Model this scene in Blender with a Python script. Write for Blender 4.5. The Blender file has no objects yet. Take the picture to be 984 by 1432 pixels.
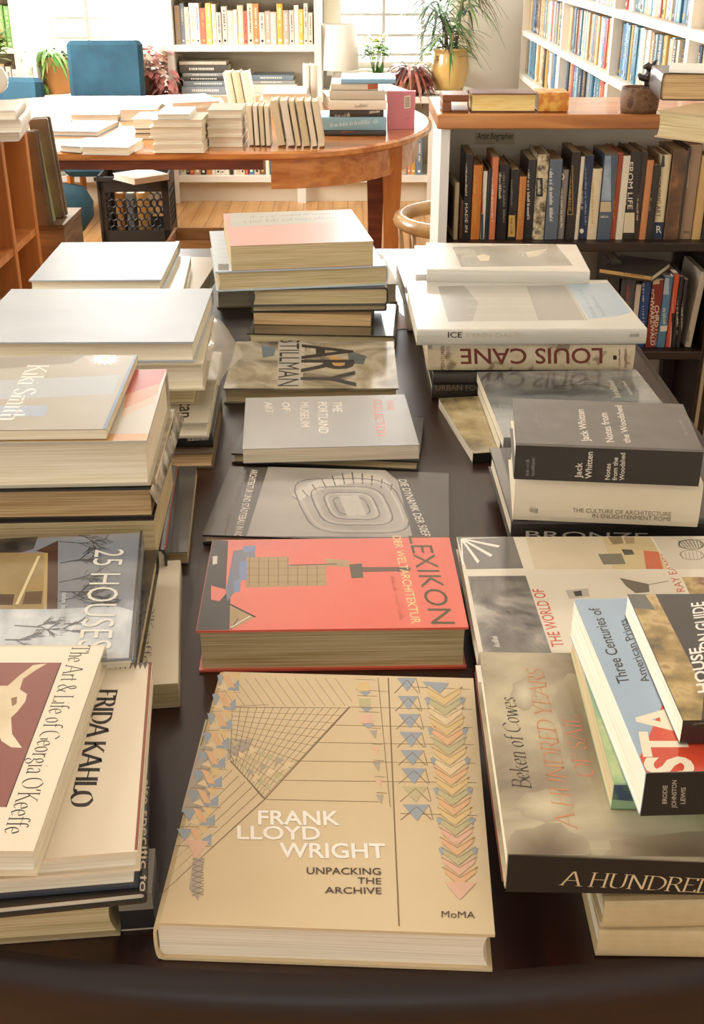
import bpy, math, random
from mathutils import Vector, Matrix
random.seed(7)
R = math.radians
C = bpy.context.scene.collection
sc = bpy.context.scene

# ------------------------------------------------------------------ camera
FPX, HORIZ, CAMZ = 1600.0, -85.0, 1.41          # focal length in pixels of the 984x1432 frame, horizon row, eye height
TP = (716 - HORIZ) / FPX
PITCH = math.atan(TP); CP, SP = math.cos(PITCH), math.sin(PITCH)
cam = bpy.data.cameras.new('camera'); cam_o = bpy.data.objects.new('camera', cam); C.objects.link(cam_o)
cam.sensor_fit = 'VERTICAL'; cam.sensor_height = 36.0; cam.lens = FPX / 1432 * 36.0
cam_o.location = (0, 0, CAMZ); cam_o.rotation_euler = (math.pi/2 - PITCH, 0, 0)
cam.clip_start = 0.02
sc.camera = cam_o

# ------------------------------------------------------------------ world, light, exposure
w = bpy.data.worlds.new('sky'); sc.world = w; w.use_nodes = True
bg = w.node_tree.nodes['Background']
bg.inputs['Color'].default_value = (1.0, 0.985, 0.97, 1); bg.inputs['Strength'].default_value = 1.7
sun = bpy.data.lights.new('sun', 'SUN'); sun_o = bpy.data.objects.new('sun', sun); C.objects.link(sun_o)
sun.energy = 5.5; sun.angle = R(1.5); sun.color = (1.0, 0.96, 0.88)
sun_o.rotation_euler = Vector((0.10, -1.0, -0.30)).to_track_quat('-Z', 'Y').to_euler()
def window_light(name, loc, sx, sy, d, power, col):
    l = bpy.data.lights.new(name, 'AREA'); o = bpy.data.objects.new(name, l); C.objects.link(o)
    l.shape = 'RECTANGLE'; l.size = sx; l.size_y = sy; l.energy = power; l.color = col
    o.location = loc; o.rotation_euler = Vector(d).to_track_quat('-Z', 'Z').to_euler()
WINCOL = (0.93, 0.97, 1.0)
window_light('daylight_window_left', (-1.46, 7.72, 1.6), 1.0, 1.9, (0.05, -1, 0.0), 75, WINCOL)
window_light('daylight_window_right', (0.26, 7.72, 1.6), 1.0, 1.9, (0, -1, 0.0), 75, WINCOL)
window_light('daylight_side_fill', (-2.75, 0.9, 1.7), 1.6, 1.6, (1, 0.3, -0.12), 55, (1.0, 0.97, 0.92))  # unseen side daylight, added to brighten the table and bookcase front
window_light('daylight_far_side_window', (-2.75, 5.3, 1.65), 2.0, 1.6, (1, 0, -0.1), 165, (1.0, 0.97, 0.92))
sc.view_settings.view_transform = 'Standard'; sc.view_settings.look = 'None'
sc.view_settings.gamma = 1.0; sc.view_settings.use_curve_mapping = False
sc.view_settings.exposure = 0.20

# ------------------------------------------------------------------ materials
def lin(c):
    return c / 12.92 if c <= 0.04045 else ((c + 0.055) / 1.055) ** 2.4
def rgb(h):
    h = h.lstrip('#'); return tuple(lin(int(h[i:i+2], 16) / 255) for i in (0, 2, 4)) + (1.0,)
_mats = {}
def new_mat(key):
    m = bpy.data.materials.new(key); m.use_nodes = True
    return m, m.node_tree, m.node_tree.nodes['Principled BSDF']
def M(h, rough=0.5, coat=0.0, metal=0.0, var=0.06, scale=18.0):
    """plain colour with a little procedural mottling"""
    k = (h, rough, coat, metal, var)
    if k in _mats: return _mats[k]
    m, nt, b = new_mat('paint_' + h.lstrip('#'))
    c = rgb(h)
    b.inputs['Roughness'].default_value = rough; b.inputs['Metallic'].default_value = metal
    b.inputs['Coat Weight'].default_value = coat; b.inputs['Coat Roughness'].default_value = 0.12
    n = nt.nodes.new('ShaderNodeTexNoise'); n.inputs['Scale'].default_value = scale; n.inputs['Detail'].default_value = 3
    tc = nt.nodes.new('ShaderNodeTexCoord'); nt.links.new(tc.outputs['Object'], n.inputs['Vector'])
    mx = nt.nodes.new('ShaderNodeMix'); mx.data_type = 'RGBA'
    mx.inputs[6].default_value = tuple(x * (1 - var) for x in c[:3]) + (1,)
    mx.inputs[7].default_value = tuple(min(1, x * (1 + var)) for x in c[:3]) + (1,)
    nt.links.new(n.outputs['Fac'], mx.inputs[0]); nt.links.new(mx.outputs[2], b.inputs['Base Color'])
    _mats[k] = m; return m
def MN(key, stops, scale=6.0, rough=0.4, coat=0.0, stretch=(1, 1, 1), detail=5.0, dist=0.0, loc=(0, 0, 0), space='Object', bump=0.0):
    """noise through a colour ramp: photographs, wood, marbling"""
    if key in _mats: return _mats[key]
    m, nt, b = new_mat(key)
    tc = nt.nodes.new('ShaderNodeTexCoord'); mp = nt.nodes.new('ShaderNodeMapping')
    mp.inputs['Scale'].default_value = stretch; mp.inputs['Location'].default_value = loc
    n = nt.nodes.new('ShaderNodeTexNoise'); n.inputs['Scale'].default_value = scale
    n.inputs['Detail'].default_value = detail; n.inputs['Distortion'].default_value = dist
    rp = nt.nodes.new('ShaderNodeValToRGB'); e = rp.color_ramp.elements
    while len(e) < len(stops): e.new(0.5)
    for el, (p, h) in zip(e, stops): el.position = p; el.color = rgb(h)
    nt.links.new(tc.outputs[space], mp.inputs['Vector']); nt.links.new(mp.outputs[0], n.inputs['Vector'])
    nt.links.new(n.outputs['Fac'], rp.inputs[0]); nt.links.new(rp.outputs[0], b.inputs['Base Color'])
    b.inputs['Roughness'].default_value = rough; b.inputs['Coat Weight'].default_value = coat
    b.inputs['Coat Roughness'].default_value = 0.1
    if bump:
        bm = nt.nodes.new('ShaderNodeBump'); bm.inputs['Strength'].default_value = bump; bm.inputs['Distance'].default_value = 0.002
        nt.links.new(n.outputs['Fac'], bm.inputs['Height']); nt.links.new(bm.outputs[0], b.inputs['Normal'])
    _mats[key] = m; return m
def pages(a='#ece2cc', b='#d8c9a6'):
    """paper edges: fine leaves stacked along the book's thickness"""
    return MN('pages_' + a[1:] + b[1:], [(0.3, b), (0.62, a)], scale=1.0, rough=0.8, stretch=(7, 7, 900), detail=3)
PG = pages(); PGW = pages('#f2ead8', '#d9ccb0'); PGT = pages('#d8b98a', '#a8824e'); PGD = pages('#d4c29a', '#a8935f')
WOOD_TABLE = MN('dark_table_wood', [(0.3, '#1a0904'), (0.5, '#280f06'), (0.7, '#341709')], scale=3, rough=0.36, coat=0.2, stretch=(14, 1.2, 14), detail=6, dist=0.6)
WOOD_OAK = MN('oval_table_wood', [(0.3, '#a8602a'), (0.5, '#c47c3c'), (0.72, '#d89650')], scale=3, rough=0.22, coat=0.5, stretch=(1.5, 12, 12), dist=0.5)
WOOD_LEG = MN('oval_table_leg_wood', [(0.3, '#b0662a'), (0.7, '#d08a40')], scale=3, rough=0.35, coat=0.3, stretch=(12, 12, 1.0), dist=0.5)
WOOD_ORANGE = MN('orange_pine', [(0.3, '#bc7438'), (0.5, '#cf8546'), (0.7, '#dc9858')], scale=2.5, rough=0.45, stretch=(9, 9, 1.0), dist=0.4)
WOOD_TOP = MN('bookcase_top_wood', [(0.3, '#9c5e30'), (0.5, '#b8763c'), (0.72, '#cc8e50')], scale=2.5, rough=0.3, coat=0.3, stretch=(1.2, 14, 14), dist=0.5)
WOOD_DARK = MN('dark_shelf_wood', [(0.3, '#1c110a'), (0.7, '#3a2416')], scale=3, rough=0.4, stretch=(1.5, 14, 14), dist=0.4)
WHITE = M('#e9e3d6', 0.55, var=0.02); WALL = M('#e2dccf', 0.8, var=0.03, scale=3); CREAMP = M('#d8cdb6', 0.6, var=0.03)

# ------------------------------------------------------------------ mesh builder
class MB:
    def __init__(s): s.v = []; s.f = []; s.m = []; s.mats = []; s.sm = []
    def mi(s, m):
        if m not in s.mats: s.mats.append(m)
        return s.mats.index(m)
    def add(s, vs, fs, m, smooth=False):
        o = len(s.v); s.v += [tuple(p) for p in vs]; k = s.mi(m)
        for f in fs: s.f.append(tuple(o + i for i in f)); s.m.append(k); s.sm.append(smooth)
    def box(s, x0, x1, y0, y1, z0, z1, m, T=None):
        vs = [Vector((x, y, z)) for z in (z0, z1) for y in (y0, y1) for x in (x0, x1)]
        if T: vs = [T @ p for p in vs]
        s.add(vs, [(0, 2, 3, 1), (4, 5, 7, 6), (0, 1, 5, 4), (1, 3, 7, 5), (3, 2, 6, 7), (2, 0, 4, 6)], m)
    def bbox(s, x0, x1, y0, y1, z0, z1, m, b=0.004, T=None):
        """box with chamfered vertical and top/bottom edges"""
        r = [(x0+b, y0), (x1-b, y0), (x1, y0+b), (x1, y1-b), (x1-b, y1), (x0+b, y1), (x0, y1-b), (x0, y0+b)]
        def inset(p): return (p[0] + (b*0.7 if p[0] < (x0+x1)/2 else -b*0.7), p[1] + (b*0.7 if p[1] < (y0+y1)/2 else -b*0.7))
        rings = [([inset(p) for p in r], z0), (r, z0+b), (r, z1-b), ([inset(p) for p in r], z1)]
        vs = [Vector((p[0], p[1], z)) for rr, z in rings for p in rr]
        if T: vs = [T @ p for p in vs]
        fs = [tuple(range(7, -1, -1)), tuple(range(24, 32))]
        for k in range(3):
            for i in range(8): j = (i+1) % 8; fs.append((k*8+i, k*8+j, k*8+8+j, k*8+8+i))
        s.add(vs, fs, m)
    def prism(s, pts, ax, a0, a1, m, smooth=False, T=None):
        """extrude a 2-D outline along axis ax (0 x, 1 y, 2 z); pts are the two other coordinates in order"""
        n = len(pts)
        def mk(p, a):
            q = list(p); q.insert(ax, a); return Vector(q)
        vs = [mk(p, a0) for p in pts] + [mk(p, a1) for p in pts]
        if T: vs = [T @ p for p in vs]
        s.add(vs, [tuple(range(n-1, -1, -1)), tuple(range(n, 2*n))], m)
        o = len(s.v) - 2*n; k = s.mi(m)
        for i in range(n):
            j = (i+1) % n; s.f.append((o+i, o+j, o+n+j, o+n+i)); s.m.append(k); s.sm.append(smooth)
    def lathe(s, prof, m, n=28, c=(0, 0, 0), T=None, smooth=True, cap=True):
        vs = []; fs = []
        for r, z in prof:
            for i in range(n):
                a = 2*math.pi*i/n; vs.append(Vector((c[0]+r*math.cos(a), c[1]+r*math.sin(a), c[2]+z)))
        for k in range(len(prof)-1):
            for i in range(n): j = (i+1) % n; fs.append((k*n+i, k*n+j, k*n+n+j, k*n+n+i))
        if cap: fs += [tuple(range(n-1, -1, -1)), tuple(range((len(prof)-1)*n, len(prof)*n))]
        if T: vs = [T @ p for p in vs]
        s.add(vs, fs, m, smooth)
    def tube(s, pts, rad, m, n=8, smooth=True):
        pts = [Vector(p) for p in pts]; vs = []; fs = []
        rr = rad if isinstance(rad, (list, tuple)) else [rad]*len(pts)
        for i, p in enumerate(pts):
            d = (pts[min(i+1, len(pts)-1)] - pts[max(i-1, 0)]).normalized()
            a = d.cross(Vector((0, 0, 1)));
            if a.length < 1e-3: a = d.cross(Vector((0, 1, 0)))
            a.normalize(); b = d.cross(a)
            for k in range(n):
                t = 2*math.pi*k/n; vs.append(p + a*math.cos(t)*rr[i] + b*math.sin(t)*rr[i])
        for i in range(len(pts)-1):
            for k in range(n): j = (k+1) % n; fs.append((i*n+k, i*n+j, i*n+n+j, i*n+n+k))
        fs += [tuple(range(n-1, -1, -1)), tuple(range((len(pts)-1)*n, len(pts)*n))]
        s.add(vs, fs, m, smooth)
    def leaf(s, p, d, length, width, m, droop=0.5, n=5, up=Vector((0, 0, 1))):
        """a curved tapering leaf blade starting at p in direction d"""
        p = Vector(p); d = Vector(d).normalized(); side = d.cross(up)
        if side.length < 1e-3: side = Vector((1, 0, 0))
        side.normalize(); vs = []; fs = []
        for i in range(n+1):
            t = i/n; q = p + d*length*t - up*droop*length*t*t
            wd = width*math.sin(math.pi*(0.12+0.88*t))*0.5 + 0.0004
            vs += [q - side*wd, q + Vector((0, 0, width*0.12)), q + side*wd]
        for i in range(n):
            a = i*3; fs += [(a, a+1, a+4, a+3), (a+1, a+2, a+5, a+4)]
        s.add(vs, fs, m, True)
    def build(s, name, parent=None, loc=None, bevel=0):
        me = bpy.data.meshes.new(name); me.from_pydata(s.v, [], s.f)
        for m in s.mats: me.materials.append(m)
        me.polygons.foreach_set('material_index', s.m); me.polygons.foreach_set('use_smooth', s.sm); me.update()
        o = bpy.data.objects.new(name, me); C.objects.link(o)
        if parent: o.parent = parent
        if loc: o.location = loc
        if bevel:
            b = o.modifiers.new('bevel', 'BEVEL'); b.width = bevel; b.segments = 2; b.limit_method = 'ANGLE'
        return o

def tag(o, label=None, cat=None, group=None, kind=None):
    if label: o['label'] = label
    if cat: o['category'] = cat
    if group: o['group'] = group
    if kind: o['kind'] = kind
    return o
def thing(name, label, cat, loc=(0, 0, 0), rz=0.0, group=None):
    o = bpy.data.objects.new(name, None); C.objects.link(o); o.empty_display_size = 0.05
    o.location = loc; o.rotation_euler = (0, 0, rz)
    return tag(o, label, cat, group)
def struct(name, mb, **k):
    return tag(mb.build(name, **k), kind='structure')

# pixel of the 984x1432 photograph -> point at a known height / depth / side plane (to read sizes off the photo)
def ray(u, v):
    a, b = (u - 492) / FPX, (v - 716) / FPX
    return Vector((a, CP - b*SP, -(SP + b*CP)))
CAM = Vector((0, 0, CAMZ))
def at_z(u, v, z): d = ray(u, v); return CAM + d * ((z - CAMZ) / d.z)
def at_y(u, v, y): d = ray(u, v); return CAM + d * (y / d.y)
def at_x(u, v, x): d = ray(u, v); return CAM + d * (x / d.x)

# ------------------------------------------------------------------ lettering
_txt = {}
def glyphs(s, bold=0.0):
    if 'M' in s: bold = 0.0                                              # a thickened M folds over itself
    k = (s, bold)
    if k in _txt: return _txt[k]
    cu = bpy.data.curves.new('t', 'FONT'); cu.body = s; cu.size = 1.0; cu.offset = bold; cu.resolution_u = 3
    o = bpy.data.objects.new('t', cu); C.objects.link(o)
    dg = bpy.context.evaluated_depsgraph_get(); me = o.evaluated_get(dg).to_mesh()
    vs = [(p.co.x, p.co.y) for p in me.vertices]; fs = [tuple(p.vertices) for p in me.polygons]
    o.evaluated_get(dg).to_mesh_clear(); bpy.data.objects.remove(o); bpy.data.curves.remove(cu)
    x0 = min(p[0] for p in vs); x1 = max(p[0] for p in vs)
    _txt[k] = ([((x-x0)/(x1-x0), y/0.72) for x, y in vs], fs); return _txt[k]

# a roman face drawn with a broad nib: strokes as polylines, ~ marks a smooth curve, = a thin serif bar (x, y, half width)
NIB = {
'A': [1.0, [(.08,0),(.48,1)], [(.52,1),(.92,0)], [(.24,.36),(.76,.36)], '=.08,0,.13', '=.92,0,.16'],
'B': [.72, [(.15,0),(.15,1)], '~', [(.15,.98),(.5,.97),(.62,.76),(.48,.54),(.15,.53)], '~', [(.15,.53),(.55,.5),(.7,.27),(.52,.02),(.15,.02)], '=.12,0,.12', '=.12,1,.12'],
'C': [.85, '~', [(.8,.8),(.5,1),(.15,.8),(.08,.5),(.16,.18),(.5,0),(.82,.2)]],
'D': [.9, [(.15,0),(.15,1)], '~', [(.15,.98),(.5,.96),(.8,.72),(.82,.35),(.58,.05),(.15,.02)], '=.12,0,.12', '=.12,1,.12'],
'E': [.68, [(.15,0),(.15,1)], [(.15,.98),(.62,.98),(.62,.84)], [(.15,.52),(.5,.52)], [(.15,.02),(.64,.02),(.66,.18)], '=.1,0,.1', '=.1,1,.1'],
'F': [.64, [(.15,0),(.15,1)], [(.15,.98),(.6,.98),(.6,.84)], [(.15,.52),(.48,.52)], '=.15,0,.15', '=.1,1,.1'],
'G': [.9, '~', [(.8,.82),(.5,1),(.15,.8),(.08,.5),(.16,.16),(.5,0),(.8,.1)], [(.8,.08),(.8,.42)], '=.78,.43,.14'],
'H': [.92, [(.16,0),(.16,1)], [(.78,0),(.78,1)], [(.16,.52),(.78,.52)], '=.16,0,.14', '=.16,1,.14', '=.78,0,.14', '=.78,1,.14'],
'I': [.36, [(.18,0),(.18,1)], '=.18,0,.14', '=.18,1,.14'],
'K': [.84, [(.15,0),(.15,1)], [(.17,.45),(.7,1)], [(.32,.58),(.76,0)], '=.15,0,.14', '=.15,1,.14', '=.72,1,.12', '=.78,0,.13'],
'L': [.66, [(.15,0),(.15,1)], [(.15,.02),(.62,.02),(.64,.2)], '=.1,0,.1', '=.15,1,.14'],
'N': [.95, [(.15,0),(.15,1)], [(.15,1),(.8,0)], [(.8,0),(.8,1)], '=.15,0,.13', '=.1,1,.12', '=.8,1,.13'],
'O': [.95, '~', [(.48,1),(.16,.82),(.08,.5),(.16,.18),(.48,0),(.8,.18),(.88,.5),(.8,.82),(.48,1)]],
'R': [.8, [(.15,0),(.15,1)], '~', [(.15,.98),(.5,.97),(.64,.74),(.48,.5),(.15,.5)], [(.42,.5),(.76,0)], '=.15,0,.14', '=.12,1,.12', '=.78,0,.1'],
'S': [.62, '~', [(.54,.82),(.32,1),(.1,.8),(.2,.58),(.44,.44),(.54,.22),(.32,0),(.08,.18)]],
'T': [.8, [(.4,0),(.4,1)], [(.06,.84),(.06,.98),(.74,.98),(.74,.84)], '=.4,0,.16'],
'U': [.92, '~', [(.16,1),(.16,.4),(.22,.1),(.48,0),(.72,.1),(.78,.4),(.78,1)], '=.16,1,.14', '=.78,1,.13'],
'Y': [.86, [(.08,1),(.42,.48)], [(.76,1),(.42,.48)], [(.42,.48),(.42,0)], '=.42,0,.15', '=.1,1,.13', '=.76,1,.12'],
'W': [1.3, [(.06,1),(.36,0)], [(.36,0),(.64,.96)], [(.64,.96),(.92,0)], [(.92,0),(1.22,1)], '=.06,1,.13', '=1.22,1,.12'],
'a': [.56, '~', [(.1,.52),(.25,.64),(.42,.52),(.42,.1),(.5,0)], '~', [(.42,.36),(.15,.28),(.1,.1),(.25,.0),(.42,.14)]],
'e': [.56, '~', [(.1,.34),(.48,.36),(.42,.58),(.28,.64),(.1,.46),(.1,.2),(.28,0),(.48,.12)]],
'f': [.4, '~', [(.46,.94),(.3,1),(.2,.82),(.2,.5),(.2,0)], [(.06,.62),(.38,.62)], '=.2,0,.13'],
'g': [.58, '~', [(.28,.64),(.12,.5),(.16,.3),(.3,.26),(.44,.38),(.42,.56),(.28,.64)], '~', [(.2,.27),(.14,.14),(.42,.06),(.5,-.12),(.28,-.28),(.08,-.16),(.2,.02)], [(.42,.58),(.56,.62)]],
'h': [.62, [(.14,0),(.14,1)], '~', [(.14,.46),(.3,.64),(.48,.5),(.48,0)], '=.14,0,.12', '=.48,0,.12', '=.1,1,.08'],
'i': [.3, [(.15,0),(.15,.62)], [(.13,.86),(.18,.9)], '=.15,0,.12', '=.11,.62,.08'],
'k': [.6, [(.14,0),(.14,1)], [(.16,.3),(.46,.62)], [(.24,.38),(.52,0)], '=.14,0,.12', '=.1,1,.08', '=.46,.62,.1', '=.52,0,.1'],
'm': [.95, [(.14,0),(.14,.62)], '~', [(.14,.46),(.3,.64),(.46,.5),(.46,0)], '~', [(.46,.46),(.62,.64),(.8,.5),(.8,0)], '=.14,0,.12', '=.46,0,.12', '=.8,0,.12'],
'n': [.62, [(.14,0),(.14,.62)], '~', [(.14,.46),(.3,.64),(.48,.5),(.48,0)], '=.14,0,.12', '=.48,0,.12', '=.1,.62,.07'],
'o': [.6, '~', [(.3,.64),(.12,.5),(.1,.3),(.14,.12),(.3,0),(.46,.12),(.5,.32),(.46,.52),(.3,.64)]],
'r': [.44, [(.14,0),(.14,.62)], '~', [(.14,.42),(.28,.62),(.42,.58)], '=.14,0,.13', '=.1,.62,.07'],
's': [.46, '~', [(.38,.52),(.24,.64),(.1,.5),(.2,.36),(.36,.26),(.4,.12),(.24,0),(.08,.12)]],
't': [.4, '~', [(.18,.84),(.18,.3),(.22,.04),(.36,.04)], [(.06,.62),(.36,.62)]],
'w': [.86, [(.04,.62),(.24,0)], [(.24,0),(.42,.58)], [(.42,.58),(.6,0)], [(.6,0),(.8,.62)], '=.05,.62,.1', '=.8,.62,.09'],
'&': [.85, '~', [(.78,.5),(.6,.16),(.34,0),(.1,.16),(.14,.4),(.46,.66),(.42,.94),(.26,.98),(.2,.78),(.4,.42),(.78,.02)]],
"'": [.25, [(.14,1),(.1,.78)]], ' ': [.32]}
def _smooth(p):
    out = []
    for i in range(len(p)-1):
        p0, p1, p2, p3 = p[max(i-1, 0)], p[i], p[i+1], p[min(i+2, len(p)-1)]
        for k in range(5):
            t = k/5
            out.append(tuple(0.5*(2*p1[a]+(p2[a]-p0[a])*t+(2*p0[a]-5*p1[a]+4*p2[a]-p3[a])*t*t+(3*p1[a]-p0[a]-3*p2[a]+p3[a])*t**3) for a in (0, 1)))
    return out + [p[-1]]
def roman(s, nx=0.055, ny=0.016):
    if nx > 0.1: ny = 0.032
    vs = []; fs = []; x = 0.0
    for ch in s:
        g = NIB.get(ch, NIB[' ']); sm = False
        for it in g[1:]:
            if it == '~': sm = True; continue
            if isinstance(it, str):
                cx, cy, hw = map(float, it[1:].split(',')); o = len(vs)
                vs += [(x+cx-hw, cy-.014), (x+cx+hw, cy-.014), (x+cx+hw, cy+.014), (x+cx-hw, cy+.014)]; fs.append((o, o+1, o+2, o+3)); continue
            p = _smooth(it) if sm else it; sm = False
            for a, b in zip(p, p[1:]):
                o = len(vs)
                vs += [(x+a[0]-nx, a[1]-ny), (x+a[0]+nx, a[1]+ny), (x+b[0]+nx, b[1]+ny), (x+b[0]-nx, b[1]-ny)]
                fs.append((o, o+1, o+2, o+3))
        x += g[0]
    return [(a/x, b) for a, b in vs], fs

# ------------------------------------------------------------------ books
class Book:
    """canonical frame: spine at x=0, fore-edge at x=w, spine length along y, thickness along z"""
    def __init__(s, Mx, w, h, t, cover, pg=PG, hard=True, inside=None):
        s.M = Mx; s.Mi = Mx.inverted(); s.w, s.h, s.t = w, h, t
        s.mb = MB(); s.pb = MB(); s.n = 1; s.cover = cover
        c, ov, b = (0.0026, 0.0032, min(0.006, t*0.3)) if hard else (0.0007, 0.0004, min(0.0016, t*0.25))
        c = min(c, t*0.2); s.c = c; s.ov = ov
        prof = [(w, 0)]
        for k in range(9):
            a = R(-90 + 180*k/8); prof.append((b*(1-abs(math.cos(a))**0.45), t/2 + t/2*math.sin(a)))
        prof += [(w, t), (w, t-c), (c+b*0.5, t-c), (c*0.9, t*0.5+ (t*0.5-c)*0.6), (c*0.9, t*0.5-(t*0.5-c)*0.6), (c+b*0.5, c), (w, c)]
        s.prism_cover(prof, cover, inside)
        q = min(0.004, t*0.15) if hard else 0.0
        pp = [(c*1.2, c), (w-ov, c)]
        for k in range(1, 6): pp.append((w-ov-q*(1-(2*k/6-1)**2), c+(t-2*c)*k/6))
        pp += [(w-ov, t-c), (c*1.2, t-c)]
        s.pb.prism([(a, z) for a, z in pp], 1, ov, h-ov, pg)
    def prism_cover(s, prof, m, inside):
        s.mb.prism(prof, 1, 0, s.h, m)
    # faces: T top, S spine, E0 / E1 the ends at y=0 / y=h, O fore-edge
    def plane(s, face):
        return {'T': (2, s.t, 1), 'S': (0, 0, -1), 'E0': (1, 0, -1), 'E1': (1, s.h, 1), 'O': (0, s.w, 1)}[face]
    def px(s, face, u, v):
        ax, val, sg = s.plane(face)
        o = s.Mi @ CAM; d = s.Mi.to_3x3() @ ray(u, v)
        return o + d * ((val - o[ax]) / d[ax])
    def fix(s, face, p, lift):
        ax, val, sg = s.plane(face); lim = (s.w, s.h, s.t); q = Vector(p)
        for k in range(3):
            if k != ax: q[k] = min(max(q[k], 0.0004), lim[k]-0.0004)
        q[ax] = val + sg*lift; return q
    def lift(s): s.n += 1; return 0.00004 + 0.0000012*s.n
    def poly(s, face, pix, m, lift=None):
        l = lift or s.lift()
        pts = [s.fix(face, s.px(face, *p), l) for p in pix]
        s._face(face, pts, m)
    def _face(s, face, pts, m):
        ax, val, sg = s.plane(face)
        nrm = Vector((0, 0, 0))
        for i in range(len(pts)): nrm += pts[i].cross(pts[(i+1) % len(pts)])
        if nrm[ax]*sg < 0: pts = pts[::-1]
        s.mb.add(pts, [tuple(range(len(pts)))], m)
    def line(s, face, p, q, m, wd=0.0006, lift=None):
        l = lift or s.lift(); a = s.px(face, *p); b = s.px(face, *q)
        ax, val, sg = s.plane(face); d = (b-a); n = Vector((0, 0, 0)); n[ax] = 1
        sd = d.cross(n).normalized()*wd*0.5
        s._face(face, [s.fix(face, x, l) for x in (a-sd, b-sd, b+sd, a+sd)], m)
    def text(s, face, txt, p0, p1, pt, m, bold=0.0, serif=False, nx=0.055, lift=None):
        l = lift or s.lift()
        a = s.px(face, *p0); e = s.px(face, *p1)-a; h = s.px(face, *pt)-a
        vs, fs = roman(txt, nx) if serif else glyphs(txt, bold)
        pts = [s.fix(face, a + e*x + h*y, l) for x, y in vs]
        s.mb.add(pts, fs, m)
    def scribble(s, face, p0, p1, pt, m, seed=0):
        """lettering too small to read: a broken line of short strokes"""
        rr = random.Random(seed); l = s.lift(); a = s.px(face, *p0); e = s.px(face, *p1)-a; h = s.px(face, *pt)-a
        x = 0.0
        while x < 0.97:
            wd = rr.uniform(0.012, 0.03)
            if rr.random() < 0.82:
                y1 = rr.choice((0.65, 0.65, 1.0)); q = [(x, 0), (x+wd*0.55, 0), (x+wd*0.55, y1), (x, y1)]
                s._face(face, [s.fix(face, a+e*i+h*j, l) for i, j in q], m)
            x += wd
    def done(s, name, label, group, cat='book', parts=True):
        ctr = Vector((s.w/2, s.h/2, 0)); 
        for mb in (s.mb, s.pb): mb.v = [tuple(Vector(p)-ctr) for p in mb.v]
        Mx = s.M @ Matrix.Translation(ctr)
        if not parts:
            o = len(s.mb.v); 
            s.mb.add(s.pb.v, s.pb.f, s.pb.mats[0])
            r = s.mb.build(name); r.matrix_world = Mx; tag(r, label, cat, group); return r
        r = bpy.data.objects.new(name, None); C.objects.link(r); r.empty_display_size = 0.03; r.matrix_world = Mx
        tag(r, label, cat, group)
        s.mb.build('cover', r); s.pb.build('page_block', r)
        s.root = r; return r

def rect(z, nl=None, nr=None, fl=None, fr=None, w=None, d=None, yaw=None):
    """near-left corner, unit vectors and size of a flat rectangle at height z, from the corners the photo shows"""
    g = {k: at_z(*p, z) for k, p in dict(nl=nl, nr=nr, fl=fl, fr=fr).items() if p}
    if yaw is not None: ex = Vector((math.cos(R(yaw)), math.sin(R(yaw)), 0))
    elif 'nl' in g and 'nr' in g: ex = (g['nr']-g['nl']).normalized()
    elif 'fl' in g and 'fr' in g: ex = (g['fr']-g['fl']).normalized()
    else:
        e = (g['fr']-g['nr']) if 'fr' in g and 'nr' in g else (g['fl']-g['nl']); e.normalize(); ex = Vector((e.y, -e.x, 0))
    ey = Vector((-ex.y, ex.x, 0))
    if w is None: w = (g['nr']-g['nl']).dot(ex) if 'nl' in g and 'nr' in g else (g['fr']-g['fl']).dot(ex)
    if d is None: d = (g['fr']-g['nr']).dot(ey) if 'fr' in g and 'nr' in g else (g['fl']-g['nl']).dot(ey)
    if 'nl' in g: o = g['nl']
    elif 'nr' in g: o = g['nr'] - ex*w
    elif 'fl' in g: o = g['fl'] - ey*d
    else: o = g['fr'] - ex*w - ey*d
    return o, ex, ey, w, d
def flat(z, t, cover, spine='B', pg=PG, hard=True, **k):
    """a book lying flat with its top face at height z"""
    o, ex, ey, w, d = rect(z, **k); o = o.copy(); o.z = z - t; ez = Vector((0, 0, 1))
    X, Y, O, W, Hh = {'L': (ex, ey, o, w, d), 'R': (-ex, -ey, o+ex*w+ey*d, w, d),
                      'F': (ey, -ex, o+ex*w, d, w), 'B': (-ey, ex, o+ey*d, d, w)}[spine]
    Mx = Matrix((( X.x, Y.x, 0, O.x), (X.y, Y.y, 0, O.y), (0, 0, 1, O.z), (0, 0, 0, 1)))
    return Book(Mx, W, Hh, t, cover, pg, hard)
def upright(x, y, z, w, h, t, cover, face='-y', pg=PG, hard=True, lean=0.0):
    """a book standing on its tail; (x, y, z) is the bottom corner at the left of the spine as one looks at it"""
    if face == '-y': X, Y, Z = Vector((0, 1, 0)), Vector((0, 0, 1)), Vector((1, 0, 0))
    else: X, Y, Z = Vector((1, 0, 0)), Vector((0, 0, 1)), Vector((0, -1, 0))     # spine towards -x
    Mx = Matrix(((X.x, Y.x, Z.x, x), (X.y, Y.y, Z.y, y), (X.z, Y.z, Z.z, z), (0, 0, 0, 1)))
    if lean:
        axis = 'Y' if face == '-y' else 'X'
        Mx = Matrix.Translation((x, y, z)) @ Matrix.Rotation(R(lean), 4, axis) @ Matrix.Translation((-x, -y, -z)) @ Mx
    return Book(Mx, w, h, t, cover, pg, hard)
ORD = 'first second third fourth fifth sixth seventh eighth ninth tenth eleventh twelfth thirteenth fourteenth fifteenth sixteenth seventeenth eighteenth nineteenth twentieth'.split()
ORD += ['twenty-' + x for x in ORD[:9]] + ['thirtieth'] + ['thirty-' + x for x in ORD[:9]] + ['fortieth']

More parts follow.
